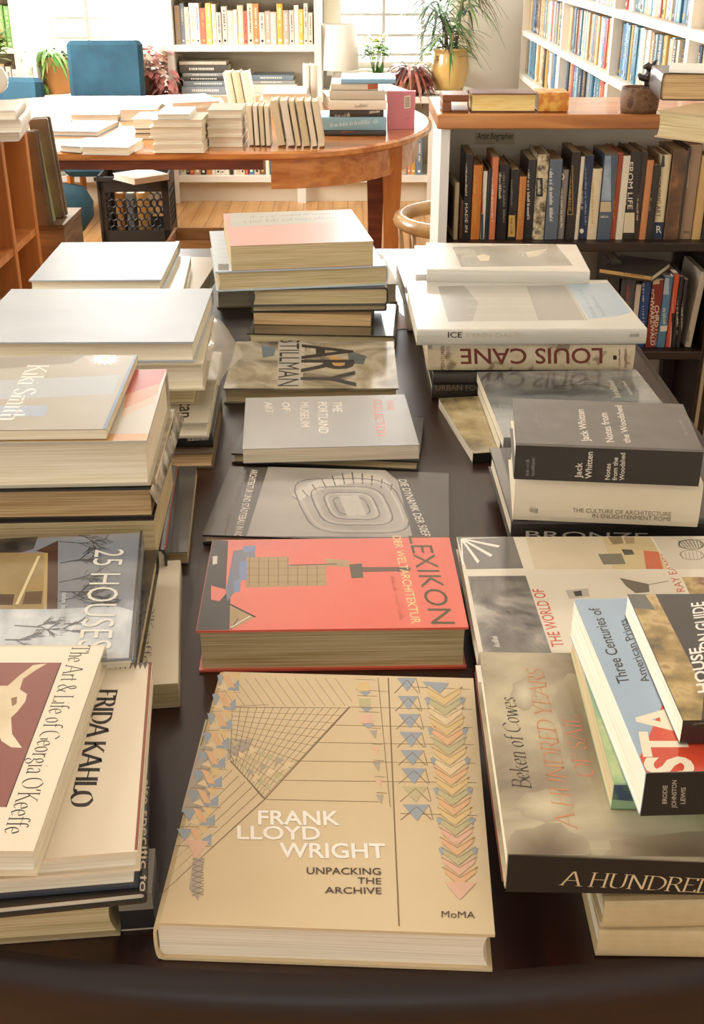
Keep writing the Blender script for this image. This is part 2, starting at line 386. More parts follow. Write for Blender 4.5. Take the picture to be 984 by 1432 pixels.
# ================================================================== SETTING
FLOORM = MN('oak_floor_boards', [(0.25, '#a8763f'), (0.5, '#c4935a'), (0.75, '#d6a96e')], scale=2.2, rough=0.32, coat=0.2, stretch=(9, 0.8, 1), dist=0.3)
BWY = 7.42
m = MB(); m.box(-2.6, 1.45, -2.6, 7.6, -0.06, 0, FLOORM)
for i in range(46):                                                      # board joints
    x = -2.55 + i*0.087; m.box(x, x+0.003, -1.5, 7.4, 0, 0.0004, M('#8a5c30', 0.6))
struct('floor', m)
m = MB(); m.box(-2.6, 1.45, -2.6, 7.6, 2.7, 2.76, M('#f4f2ee', 0.85, var=0.02)); struct('ceiling', m)
m = MB()                                                                 # unseen wall behind the viewer, its open gap sized to limit front fill
m.box(-2.6, -1.5, -2.6, -2.5, 0, 2.7, WALL); m.box(0.9, 1.45, -2.6, -2.5, 0, 2.7, WALL); m.box(-1.5, 0.9, -2.6, -2.5, 2.45, 2.7, WALL); m.box(-1.5, 0.9, -2.6, -2.5, 0, 0.6, WALL); struct('wall_front', m)
m = MB()                                                                 # back wall with two window openings
W1 = (-1.83, -1.10, 0.77, 2.45); W2 = (-0.10, 0.62, 0.71, 2.45)
xs = [-2.6, W1[0], W1[1], W2[0], W2[1], 1.45]
for a, b in ((0, 1), (2, 3), (4, 5)): m.box(xs[a], xs[b], BWY, BWY+0.16, 0, 2.7, WALL)
for q in (W1, W2): m.box(q[0], q[1], BWY, BWY+0.16, 0, q[2], WALL); m.box(q[0], q[1], BWY, BWY+0.16, q[3], 2.7, WALL)
struct('wall_back', m)
m = MB(); m.box(1.32, 1.45, -2.6, BWY, 0, 2.7, WALL); struct('wall_right', m)
m = MB()                                                                 # left wall; unseen opening beside the table added to let side fill in
m.box(-2.6, -2.5, -2.6, 0.1, 0, 2.7, WALL); m.box(-2.6, -2.5, 1.7, 4.3, 0, 2.7, WALL); m.box(-2.6, -2.5, 6.3, BWY, 0, 2.7, WALL); m.box(-2.6, -2.5, 4.3, 6.3, 0, 0.85, WALL); m.box(-2.6, -2.5, 4.3, 6.3, 2.45, 2.7, WALL)
m.box(-2.6, -2.5, 0.1, 1.7, 0, 0.95, WALL); m.box(-2.6, -2.5, 0.1, 1.7, 2.45, 2.7, WALL); struct('wall_left', m)
glass = bpy.data.materials.new('window_glass'); glass.use_nodes = True
nt = glass.node_tree; nt.nodes.clear(); out = nt.nodes.new('ShaderNodeOutputMaterial')
tr = nt.nodes.new('ShaderNodeBsdfTransparent'); gl = nt.nodes.new('ShaderNodeBsdfGlossy'); gl.inputs['Roughness'].default_value = 0.02
mxs = nt.nodes.new('ShaderNodeMixShader'); mxs.inputs[0].default_value = 0.06
nt.links.new(tr.outputs[0], mxs.inputs[1]); nt.links.new(gl.outputs[0], mxs.inputs[2]); nt.links.new(mxs.outputs[0], out.inputs[0])
BARM = M('#c4c1ba', 0.5, var=0.02)
def window(n, q, vbars, hbars):
    x0, x1, z0, z1 = q; y = BWY+0.05; m = MB()
    for a, b in ((x0, x0+0.035), (x1-0.035, x1)): m.box(a, b, y-0.03, y+0.05, z0, z1, WHITE)
    for a, b in ((z0, z0+0.035), (z1-0.035, z1)): m.box(x0, x1, y-0.03, y+0.05, a, b, WHITE)
    for x in vbars: m.box(x-0.010, x+0.010, y-0.012, y+0.028, z0, z1, BARM)
    for z in hbars: m.box(x0, x1, y-0.010, y+0.026, z-0.008, z+0.008, BARM)
    o = struct('window_%d' % n, m)
    g = MB(); g.box(x0+0.02, x1-0.02, y+0.006, y+0.010, z0+0.02, z1-0.02, glass); g.build('pane', o)
    t = MB()
    t.bbox(x0-0.05, x1+0.05, BWY-0.09, BWY+0.02, z0-0.035, z0, WHITE); t.build('window_sill', o)
    t = MB()
    for a, b in ((x0-0.07, x0), (x1, x1+0.07)): t.box(a, b, BWY-0.02, BWY, z0, z1+0.07, CREAMP)
    t.box(x0, x1, BWY-0.02, BWY, z1, z1+0.07, CREAMP); t.build('window_casing', o)
hz1 = [at_y(140, v, 7.46).z for v in (53, 25, -4)]; hz1 += [hz1[-1] + 0.128*i for i in range(1, 12)]
window(1, W1, [at_y(u, 25, 7.46).x for u in (122, 187)], [z for z in hz1 if z < 2.42])
hz2 = [at_y(540, v, 7.46).z for v in (76, 49, 20)]; hz2 += [hz2[-1] + 0.128*i for i in range(1, 13)]
window(2, W2, [at_y(u, 50, 7.46).x for u in (536, 590)], [z for z in hz2 if z < 2.42])
m = MB(); m.box(-2.45, -1.9, BWY-0.02, BWY, 0, 0.12, WHITE); m.box(0.75, 1.0, BWY-0.02, BWY, 0, 0.12, WHITE); struct('baseboard_back', m)
m = MB(); m.box(-1.875, -1.80, 6.98, 7.40, 0, 2.7, WHITE); struct('trim_1', m)           # white post beside the left window

# ================================================================== BOOK PALETTES
def shelf_row(x0, x1, y, z, hmin, hmax, depth, face, group, where, pal, tmin=0.014, tmax=0.034, seed=1, name='shelved_book', rev=False, gap=0.0):
    """a row of standing books; every one its own object with its own label; counted from x0 on"""
    rr = random.Random(seed); p = x0; n = 0; sgn = 1 if x1 > x0 else -1
    while True:
        t = rr.uniform(tmin, tmax); h = rr.uniform(hmin, hmax); colname, hexc = rr.choice(pal)
        if abs(p + sgn*t - x0) > abs(x1 - x0): break
        dz = 0.0; yy = y + rr.uniform(0, 0.012)
        if face == '-y': bk = upright(p, yy, z, depth, h, t-0.0012, M(hexc, 0.45, 0.15), '-y', PG, hard=rr.random() < 0.5)
        else: bk = upright(yy, p, z, depth, h, t-0.0012, M(hexc, 0.45, 0.15), '-x', PG, hard=rr.random() < 0.5)
        T = [M('#f2ead8', 0.6), M('#2a2522', 0.6), M('#c9a24a', 0.5)][rr.randrange(3)]
        band(bk, rr, T)
        lab = '%s book, %s %s' % (colname, ORD[n], where)
        bk.done(name, lab, group, parts=False)
        p += sgn*t + gap*sgn; n += 1
    return p
def band(bk, rr, T):
    """title block and publisher's mark on a spine"""
    h, t = bk.h, bk.t
    def sq(y0, y1, z0, z1):
        l = bk.lift(); bk._face('S', [bk.fix('S', Vector((0, y, z)), l) for y, z in ((y0, z0), (y1, z0), (y1, z1), (y0, z1))], T)
    y = h*0.9
    end = h*rr.uniform(0.3, 0.5); z0, z1 = t*0.36, t*0.64
    while y > end:
        d = rr.uniform(0.004, 0.010)
        if rr.random() < 0.8: sq(y-d*0.6, y, z0, z1)
        y -= d
    sq(h*0.06, h*0.06+t*0.4, t*0.3, t*0.7)
WARM = [('cream', '#e2d4b8'), ('pale tan', '#cdb68f'), ('white', '#ece6da'), ('yellow', '#e0b04a'), ('orange', '#d2743a'), ('red', '#c4523e'), ('salmon', '#dd8d76'), ('grey', '#b9b2a6'), ('blue grey', '#6d7f92'), ('ivory', '#e9dfc8'), ('cream', '#dccfb6'), ('beige', '#cfc0a2'), ('black', '#3c3833')]
PALE = [('cream', '#e8dcc4'), ('pale tan', '#d8c6a4'), ('white', '#f0ebe0'), ('yellow', '#e8c06a'), ('orange', '#de8a52'), ('red', '#d4705c'), ('salmon', '#e6a892'), ('grey', '#c9c3b8'), ('blue grey', '#8e9aa6'), ('ivory', '#efe6d2'), ('beige', '#dcceb4'), ('golden', '#e0b050'), ('taupe', '#b5a898')]
COOL = [('blue', '#4f86ad'), ('pale blue', '#8fb4c8'), ('navy', '#2d4560'), ('white', '#e6e2da'), ('grey', '#8c9196'), ('cream', '#dccfb2'), ('black', '#35332f'), ('teal', '#3f7f92'), ('ochre', '#c99a45'), ('brown', '#7a5a42'), ('red', '#b5443a'), ('white', '#efeae0'), ('tan', '#bfa47c'), ('steel blue', '#5a7d98')]

# ------------------------------------------------------------------ built-in shelving on the back wall
YF = 7.0
bc = thing('built_in_bookcase', 'white built-in bookcase between the two windows, full of upright books', 'bookcase', (-0.61, YF, 0.60))
m = MB()
XA, XB = at_y(239, 66, YF).x, at_y(443, 64, YF).x
m.box(XA-0.025+0.61, XA+0.015+0.61, 0, 0.36, 0, 2.0, WHITE); m.box(XB-0.015+0.61, XB+0.025+0.61, 0, 0.36, 0, 2.0, WHITE); m.build('upright', bc)
m = MB(); m.box(XA+0.015+0.61, XB-0.015+0.61, 0.34, 0.36, 0, 2.0, CREAMP); m.build('back_panel', bc)
ZS = at_y(340, 63, YF).z
for z in (ZS, ZS+0.30, ZS+0.60):
    m = MB(); m.box(XA+0.0155+0.61, XB-0.0155+0.61, 0.002, 0.338, z-0.035-0.60, z-0.60, WHITE); m.build('shelf', bc)
shelf_row(XA+0.022, XB-0.02, YF+0.05, ZS+0.0008, 0.165, 0.215, 0.17, '-y', 'upright books between the windows', 'from the left on the white shelf between the windows', PALE, 0.020, 0.038, seed=5)
# low cupboards under the windows
lo = thing('low_shelf_unit', 'long white low shelf unit under the windows behind the oval table', 'shelf unit', (-0.6, 6.95, 0))
LX0, LX1 = -1.79, 0.74
m = MB(); m.bbox(LX0+0.6, LX1+0.6, -0.02, 0.45, 0.565, 0.60, WHITE); m.build('top', lo)
m = MB(); m.box(LX0+0.6, LX1+0.6, 0, 0.44, 0.12, 0.155, WHITE); m.build('shelf', lo)
m = MB(); m.box(LX0+0.6, LX1+0.6, 0.42, 0.44, 0.155, 0.565, CREAMP); m.build('back_panel', lo)
for x in (LX0+0.03, -1.05, -0.30, 0.47, LX1-0.03):
    m = MB(); m.box(x-0.025+0.6, x+0.025+0.6, -0.012, -0.0005, 0, 0.564, WHITE); m.build('post', lo)
m = MB(); m.box(LX0+0.6, LX1+0.6, 0.05, 0.07, 0.0, 0.12, CREAMP); m.build('kick_board', lo)
MIX = WARM + COOL
for i, (a, b) in enumerate(((-1.02, -0.33), (-0.27, 0.44), (0.50, 0.70))):
    shelf_row(a, b, 6.99, 0.1558, 0.17, 0.27, 0.17, '-y', 'books in the low shelves under the windows', ['from the left, left low bay behind the oval table', 'from the left, middle low bay behind the table leg', 'from the left, last low bay beside the wall'][i], MIX, 0.020, 0.036, seed=20+i)
# lying stacks on the middle shelf
def stack(x, y, z, items, group, where, names=True):
    """a small pile of lying books, spines to the viewer, listed from the bottom"""
    n = len(items)
    for i, (wd, dp, t, hexc, cn, dx) in enumerate(items):
        o = Vector((x+dx, y, z)); Mx = Matrix(((0, -1, 0, o.x+wd), (1, 0, 0, o.y), (0, 0, 1, o.z), (0, 0, 0, 1)))
        bk = Book(Mx, dp, wd, t-0.0006, M(hexc, 0.45, 0.2), PG, True)
        rr = random.Random(i*7+int(x*100)); T = M('#e9e2d2', 0.6)
        l = bk.lift(); yy = wd*0.8
        while yy > wd*0.3:
            d = rr.uniform(0.006, 0.014)
            bk._face('S', [bk.fix('S', Vector((0, q, r)), l) for q, r in ((yy-d*0.6, t*0.35), (yy, t*0.35), (yy, t*0.65), (yy-d*0.6, t*0.65))], T); yy -= d
        pos = 'topmost' if i == n-1 else 'lowest' if i == 0 else ORD[i] + ' up'
        bk.done('lying_book', '%s book, %s in the %s' % (cn, pos, where), group, parts=False); z += t
XL = at_y(253, 110, 7.05).x; k = 6.9/1600
stack(XL, 7.05, 0.6006, [(0.30, 0.2, 0.045, '#8b9096', 'slate grey', 0.0), (0.32, 0.2, 0.03, '#7d868e', 'blue grey', 0.01), (0.29, 0.2, 0.022, '#4a4844', 'dark grey', 0.0), (0.29, 0.2, 0.022, '#8d8f8c', 'silver grey', 0.01), (0.28, 0.2, 0.042, '#524d47', 'charcoal', -0.005), (0.27, 0.2, 0.02, '#c9bfa8', 'beige', -0.005)], 'pile on the lower white shelf at left', 'left pile under the row between windows')
XL = at_y(352, 110, 7.1).x
stack(XL, 7.12, 0.6006, [(0.26, 0.18, 0.05, '#d8d0c0', 'ivory', 0.0), (0.25, 0.18, 0.02, '#9b9a96', 'grey', 0.0), (0.24, 0.18, 0.03, '#76858f', 'blue grey', 0.0)], 'pile on the lower white shelf at right', 'right pile under the row between windows')

# left shelf with the green set
ls = thing('tall_bookcase', 'cream bookcase at the far left with a row of green books', 'bookcase', (-2.15, YF, 0))
m = MB(); m.box(-1.925+2.15, -1.88+2.15, 0, 0.38, 0, 2.2, CREAMP); m.box(-2.45+2.15, -2.41+2.15, 0, 0.38, 0, 2.2, CREAMP); m.build('upright', ls)
m = MB(); m.box(-2.41+2.15, -1.925+2.15, 0.36, 0.38, 0, 2.2, M('#b7a688', 0.7)); m.build('back_panel', ls)
ZG = at_y(15, 67, YF).z
for z in (ZG-0.32, ZG, ZG+0.3, ZG+0.62):
    m = MB(); m.box(-2.41+2.15, -1.925+2.15, 0.002, 0.36, z-0.03, z, CREAMP); m.build('shelf', ls)
xr = -1.935
for i in range(5):
    t = 0.036; hexc = ['#6f9a4e', '#7aa355', '#86ab5c', '#2e3d52'][3 if i == 4 else i % 3]
    bk = upright(xr-t, YF+0.05, ZG+0.0006, 0.17, 0.215+0.006*(i % 2), t-0.002, M(hexc, 0.5), '-y'); band(bk, random.Random(i), M('#d8cf9a', 0.5))
    bk.done('shelved_book', '%s clothbound book, %s from the right on the far left bookcase' % ('navy' if i == 4 else ['mid green', 'bright green', 'light green'][i % 3], ORD[i]), 'green books on the far left bookcase', parts=False); xr -= t+0.001
p = -1.935
for i in range(5):
    t = [0.03, 0.034, 0.026, 0.038][i % 4]; cn, hexc = [('white', '#e6dfd0'), ('pale grey', '#cbc4b4'), ('tan', '#b39a72'), ('off white', '#ddd4c0')][i % 4]
    bk = upright(p-t, YF+0.05, ZG-0.3194, 0.16, 0.2+0.015*(i % 3), t-0.002, M(hexc, 0.5), '-y'); band(bk, random.Random(60+i), M('#5a5248', 0.6))
    bk.done('shelved_book', '%s book, %s from the right on the shelf under the green books' % (cn, ORD[i]), 'pale books under the green books', parts=False); p -= t+0.002

# ------------------------------------------------------------------ right wall shelving
XW = 1.0
wa = thing('wall_shelving', 'white wall shelving full of books along the right wall', 'shelving', (XW, 5.2, 0))
posts = [at_x(u, v, XW).y for u, v in ((727, 40), (782, 75), (850, 95), (955, 105))]
ys = [7.28, posts[1], posts[2], posts[3], 3.22]
zA = at_x(846, 103, XW).z; zB = at_x(859, 12, XW).z; zC = zB + (zB-zA); zD = zA-(zB-zA)
for y in ys:
    m = MB(); m.box(0, 0.315, y-0.018-5.2, y+0.018-5.2, 0, 2.3, WHITE); m.build('upright', wa)
m = MB(); m.box(0.30, 0.316, 3.2-5.2, 7.29-5.2, 0, 2.3, M('#cfc6b5', 0.7)); m.build('back_panel', wa)
for i in range(4):
    for z in (zD-0.31, zD, zA, zB, zC):
        m = MB(); m.box(0.001, 0.30, ys[i+1]+0.0185-5.2, ys[i]-0.0185-5.2, z-0.03, z, WHITE); m.build('shelf', wa)
BAY = ['far', 'second', 'third', 'nearest']
for i in range(4):
    y0, y1 = ys[i]-0.022, ys[i+1]+0.022
    for j, (z, rn) in enumerate(((zD, 'low'), (zA, 'middle'), (zB, 'upper'))):
        if (j == 0 and i > 1): continue
        shelf_row(y0, y1, XW+0.025, z+0.0008, 0.185, min(0.235, zB-zA-0.045), 0.17, '-x', 'books on the right wall shelving', 'from the window end, %s shelf, %s bay, right wall' % (rn, BAY[i]), COOL if i < 3 else COOL + WARM, [0.034, 0.030, 0.026, 0.026][i], [0.056, 0.050, 0.046, 0.046][i], seed=100+i*10+j)

# ------------------------------------------------------------------ plants, lamp
def foliage(n, c, rad, hgt, L, Wd, mats, droop, seed, upb=0.6):
    rr = random.Random(seed); m = MB()
    for i in range(n):
        a = rr.uniform(0, 2*math.pi); q = rad*math.sqrt(rr.random()); z = hgt*rr.random()
        d = Vector((math.cos(a), math.sin(a), rr.uniform(-0.1, upb)))
        m.leaf((c[0]+q*math.cos(a), c[1]+q*math.sin(a), c[2]+z), d, L*rr.uniform(0.6, 1.15), Wd*rr.uniform(0.7, 1.2), rr.choice(mats), droop*rr.uniform(0.4, 1.3))
    return m
# big yellow pot with a spiky dracaena
yp = 6.98
pb = at_y(630, 121, yp); s_ = 6.75/1600
pl = thing('potted_dracaena', 'tall spiky green plant in a glossy mustard yellow pot by the right window', 'plant', (pb.x, yp+0.12, 0.632))
m = MB(); rp = 26*s_; hp = 0.235
m.lathe([(rp*0.70, 0), (rp*0.82, hp*0.12), (rp*0.97, hp*0.4), (rp*1.0, hp*0.6), (rp*0.93, hp*0.85), (rp*0.88, hp*0.93), (rp*0.98, hp*0.95), (rp*0.98, hp), (rp*0.82, hp), (rp*0.8, hp*0.9)], M('#d4b06a', 0.18, 0.5, var=0.04)); m.build('pot', pl)
m = MB(); m.lathe([(rp*0.79, hp*0.86), (rp*0.79, hp*0.89)], MN('potting_soil', [(0.3, '#2c2118'), (0.7, '#5a4632')], scale=60, rough=0.95)); m.build('soil', pl)
LG = [M('#4f7a3a', 0.45), M('#6f9a4a', 0.45), M('#4b5a40', 0.5), M('#7d6a55', 0.5), M('#3f6a3a', 0.45)]
for i, (dx, dy, hh) in enumerate(((-0.03, 0.0, 0.14), (0.05, 0.03, 0.34), (0.0, -0.04, 0.08))):
    m = MB(); m.tube([(dx*0.5, dy*0.5, hp*0.85), (dx, dy, hp+hh*0.5), (dx*1.5, dy*1.5, hp+hh)], [0.012, 0.010, 0.009], M('#8a7558', 0.8)); m.build('stem', pl)
m = MB(); rr = random.Random(3)
for (dx, dy, hh, n) in ((-0.045, 0, 0.15, 70), (0.075, 0.045, 0.34, 80), (0.0, -0.06, 0.10, 50), (-0.08, 0.0, 0.28, 50)):
    for i in range(n):
        a = rr.uniform(0, 2*math.pi); zz = hp+hh-rr.random()*0.18
        m.leaf((dx, dy, zz), (math.cos(a), math.sin(a)*0.8, rr.uniform(0.1, 1.3)), rr.uniform(0.18, 0.30), 0.014, rr.choice(LG), rr.uniform(0.5, 1.1), n=6)
m.build('foliage', pl)
sa = MB(); sa.lathe([(0.105, 0), (0.13, 0.008), (0.145, 0.028), (0.138, 0.029), (0.12, 0.014), (0.02, 0.012)], M('#e6dfd2', 0.3, 0.3)); so = sa.build('plant_saucer', loc=(pb.x, yp+0.12, 0.6205))
so.location.z = 0.6015
tag(so, 'white saucer under the mustard yellow plant pot', 'saucer', None)
pl.location.z = 0.6160
# terracotta pot with a trailing fern
q = at_y(76, 137, 7.1)
pf = thing('potted_fern', 'orange terracotta pot with trailing green fern on the sill at left', 'plant', (q.x+0.02, 7.14, 0.6012))
TERRA = M('#c98a4c', 0.7, var=0.08)
m = MB(); m.lathe([(0.075, 0), (0.10, 0.16), (0.103, 0.16), (0.108, 0.165), (0.108, 0.20), (0.095, 0.20), (0.09, 0.17)], TERRA); m.build('pot', pf)
m = foliage(150, (-0.03, -0.02, 0.19), 0.09, 0.05, 0.12, 0.016, [M('#6f9a45', 0.5), M('#88ad5a', 0.5), M('#5c8a3c', 0.5)], 0.9, 8, 0.5)
m2 = foliage(110, (-0.095, -0.06, 0.02), 0.03, 0.2, 0.06, 0.014, [M('#6f9a45', 0.5), M('#88ad5a', 0.5)], 0.9, 9, 0.3)
m.add(m2.v, m2.f, m2.mats[0], True); m.build('foliage', pf)
# coleus
q = at_y(212, 137, 7.1)
pc = thing('potted_coleus', 'pink and red leaved plant in a brown pot beside the blue chair', 'plant', (q.x-0.02, 7.08, 0.6012))
m = MB(); m.lathe([(0.07, 0), (0.085, 0.11), (0.092, 0.11), (0.092, 0.135), (0.08, 0.135), (0.078, 0.11)], M('#8a5a40', 0.7)); m.build('pot', pc)
PK = [M('#d8908c', 0.6), M('#e8bab0', 0.6), M('#c07a76', 0.6), M('#dcb8a2', 0.6), M('#a09a7c', 0.6)]
m = foliage(170, (0.02, -0.01, 0.12), 0.12, 0.14, 0.075, 0.042, PK, 0.6, 10, 0.9); m2 = foliage(70, (0.12, -0.05, 0.0), 0.05, 0.14, 0.06, 0.035, PK, 0.9, 11, 0.1)
m.add(m2.v, m2.f, PK[0], True); m.build('foliage', pc)
# white lamp
q = at_y(472, 103, 7.05)
lp = thing('table_lamp', 'white table lamp with a plain drum shade by the right window', 'lamp', (q.x, 7.1, 0.6012))
m = MB(); m.lathe([(0.07, 0), (0.075, 0.012), (0.03, 0.025), (0.018, 0.05), (0.035, 0.09), (0.03, 0.115), (0.01, 0.125)], M('#e2dcd0', 0.25, 0.4)); m.build('base', lp)
m = MB(); m.tube([(0, 0, 0.125), (0, 0, 0.2)], 0.006, M('#b8a070', 0.3, metal=1.0)); m.build('stem', lp)
m = MB(); m.lathe([(0.125, 0.135), (0.105, 0.375), (0.103, 0.375), (0.123, 0.135)], M('#dfd9cd', 0.7, var=0.02), cap=False, n=36); m.build('lamp_shade', lp)
# small flowering plant
q = at_y(524, 100, 7.1)
pf = thing('flowering_plant', 'small green plant with yellow flowers in front of the right window', 'plant', (q.x, 7.12, 0.6012))
m = MB(); m.lathe([(0.05, 0), (0.075, 0.075), (0.08, 0.075), (0.08, 0.09), (0.068, 0.09)], M('#a8905a', 0.6)); m.build('pot', pf)
m = MB(); rr = random.Random(4)
for i in range(5): m.tube([(0, 0, 0.08), (rr.uniform(-.05, .05), rr.uniform(-.03, .03), 0.26)], 0.003, M('#5a7a3a', 0.6), n=5)
m.build('stem', pf)
GR = [M('#6f9a3c', 0.5), M('#8fb04a', 0.5), M('#557f36', 0.5)]
m = foliage(70, (0, 0, 0.2), 0.06, 0.08, 0.06, 0.03, GR, 0.4, 12, 1.0); mm = foliage(26, (0.03, 0, 0.08), 0.03, 0.02, 0.12, 0.02, GR, 0.2, 13, 1.5); m.add(mm.v, mm.f, GR[2], True); m.build('foliage', pf)
m = foliage(34, (0, 0, 0.25), 0.07, 0.07, 0.024, 0.02, [M('#e8c65a', 0.5), M('#f0dca0', 0.5)], 0.1, 14, 1.2); m.build('flower', pf)
# dark red leaved plant
q = at_y(576, 118, 6.98)
pr_ = thing('red_leaved_plant', 'dark red drooping plant in a small pot left of the yellow pot', 'plant', (q.x-0.005, 7.08, 0.6012))
m = MB(); m.lathe([(0.05, 0), (0.065, 0.09), (0.07, 0.09), (0.07, 0.105), (0.058, 0.105)], M('#c9a06a', 0.6)); m.build('pot', pr_)
DR = [M('#7a3a30', 0.5), M('#9a5044', 0.5), M('#5a332c', 0.5), M('#b87a68', 0.5)]
m = foliage(130, (0, -0.01, 0.10), 0.05, 0.05, 0.14, 0.018, DR, 1.0, 15, 1.0); mm = foliage(50, (0.07, -0.05, 0.0), 0.03, 0.13, 0.09, 0.016, DR, 0.9, 16, 0.2); m.add(mm.v, mm.f, DR[0], True); m.build('foliage', pr_)

# ================================================================== OVAL TABLE AND CHAIRS
TZ = 0.74
ot = thing('oval_table', 'long oval polished wooden table covered with books in front of the windows', 'table', (-0.7, 5.14, 0))
def oval(x0, x1, rx, y0, y1, n=26):
    """straight sides with half-ellipse ends"""
    cy = (y0+y1)/2; ry = (y1-y0)/2
    pts = [(x1 + rx*math.cos(R(a)), cy + ry*math.sin(R(a))) for a in [-90 + 180*i/n for i in range(n+1)]]
    pts += [(x0 + rx*math.cos(R(a)), cy + ry*math.sin(R(a))) for a in [90 + 180*i/n for i in range(n+1)]]
    return [(x+0.7, y-5.14) for x, y in pts]
F0, F1 = at_z(330, 213, TZ).y, 5.8
m = MB(); a = oval(-1.25, -0.29, 0.62, F0, F1); b = oval(-1.25, -0.29, 0.605, F0+0.015, F1-0.015); n = len(a)
vs = [(x, y, TZ-0.030) for x, y in b] + [(x, y, TZ-0.022) for x, y in a] + [(x, y, TZ-0.006) for x, y in a] + [(x, y, TZ) for x, y in b]
fs = [tuple(range(n-1, -1, -1)), tuple(range(3*n, 4*n))] + [(k*n+i, k*n+(i+1) % n, k*n+n+(i+1) % n, k*n+n+i) for k in range(3) for i in range(n)]
m.add(vs, fs, WOOD_OAK); m.build('tabletop', ot)
m = MB(); o_ = oval(-1.25, -0.29, 0.565, F0+0.04, F1-0.04); i_ = oval(-1.25, -0.29, 0.54, F0+0.065, F1-0.065)
z0, z1 = TZ-0.135, TZ-0.0305
half = range(27)                                                          # the right half-ellipse carries the deep apron
idx = list(half)
vs = []; fs = []
for i in idx: vs += [(*o_[i], z0), (*o_[i], z1), (*i_[i], z0), (*i_[i], z1)]
for k in range(len(idx)-1):
    p, q = k*4, k*4+4
    fs += [(p, q, q+1, p+1), (p+2, p+3, q+3, q+2), (p, p+2, q+2, q), (p+1, q+1, q+3, p+3)]
e = (len(idx)-1)*4; fs += [(0, 1, 3, 2), (e, e+2, e+3, e+1)]
m.add(vs, fs, WOOD_OAK)
m.build('apron', ot)
m = MB()
RED = MN('table_rail_wood', [(0.3, '#5f2a18'), (0.7, '#8a4a2c')], scale=3, rough=0.4, stretch=(1.5, 12, 12))
for y in (F0+0.07, F1-0.10): m.box(-1.25+0.7, -0.32+0.7, y-5.14, y+0.03-5.14, TZ-0.072, TZ-0.0305, RED)
m.build('rail', ot)
for (px_, py_, mt) in ((0.155, 4.55, WOOD_LEG), (0.095, 4.75, RED), (0.10, 5.40, WOOD_LEG), (-1.62, 4.6, WOOD_LEG), (-1.62, 5.40, WOOD_LEG)):
    m = MB(); a, b = 0.036, 0.021; zt = TZ-0.031
    vs = []
    for h_, z in ((b, 0), (a*0.9, zt-0.22), (a, zt-0.13), (a, zt)):
        vs += [(px_+0.7-h_, py_-5.14-h_, z), (px_+0.7+h_, py_-5.14-h_, z), (px_+0.7+h_, py_-5.14+h_, z), (px_+0.7-h_, py_-5.14+h_, z)]
    fs = [(3, 2, 1, 0), (12, 13, 14, 15)] + [(k*4+i, k*4+(i+1) % 4, k*4+4+(i+1) % 4, k*4+4+i) for k in range(3) for i in range(4)]
    m.add(vs, fs, mt); m.build('leg', ot)

BLUE = MN('blue_slipcover', [(0.3, '#24485a'), (0.7, '#2f5c70')], scale=9, rough=0.85, stretch=(1, 1, 1), bump=0.15)
def padded(mb, x0, x1, y0, y1, z0, z1, m, r=0.02, T=None): mb.bbox(x0, x1, y0, y1, z0, z1, m, r, T)
def blue_chair(loc, rz, label, back_h=0.92, wd=0.40):
    t = thing('upholstered_chair', label, 'chair', loc, rz, None)
    h = wd/2; T = Matrix.Translation((0, 0.23, 0.34)) @ Matrix.Rotation(R(-5), 4, 'X')
    m = MB(); padded(m, -h, h, -0.04, 0.05, 0, back_h-0.34, BLUE, 0.022, T); m.build('backrest', t)
    m = MB(); padded(m, -h, h, -0.24, 0.20, 0.27, 0.42, BLUE, 0.03); m.build('seat', t)
    for sx in (-1, 1):
        for sy in (-0.20, 0.17):
            m = MB(); m.tube([(sx*(h-0.03), sy, 0.271), (sx*(h-0.03), sy*1.08, 0.0)], [0.02, 0.013], WOOD_LEG, n=4, smooth=False); m.build('leg', t)
    return t
q = at_y(142, 120, 6.45)
blue_chair((q.x-0.02, 6.52, 0), R(3), 'blue slipcovered chair with a high back behind the oval table', at_y(142, 57, 6.75).z, 0.41)
q = at_y(-4, 130, 6.3)
blue_chair((q.x, 6.15, 0), R(-8), 'second blue chair partly hidden at the far left edge', at_y(30, 108, 6.4).z, 0.36)
# rounded blue seat low at the left
q = at_y(98, 305, 3.9)
st = thing('round_stool', 'low round blue upholstered stool with wooden legs behind the brown portfolios', 'stool', (q.x-0.10, 4.05, 0))
m = MB(); zc = q.z; m.lathe([(0.02, zc-0.085), (0.11, zc-0.075), (0.145, zc-0.03), (0.148, zc+0.02), (0.125, zc+0.065), (0.02, zc+0.085)], BLUE); m.build('seat', st)
for a in (45, 135, 225, 315):
    m = MB(); m.tube([(0.09*math.cos(R(a)), 0.09*math.sin(R(a)), zc-0.07), (0.13*math.cos(R(a)), 0.13*math.sin(R(a)), 0)], [0.016, 0.012], WOOD_LEG); m.build('leg', st)

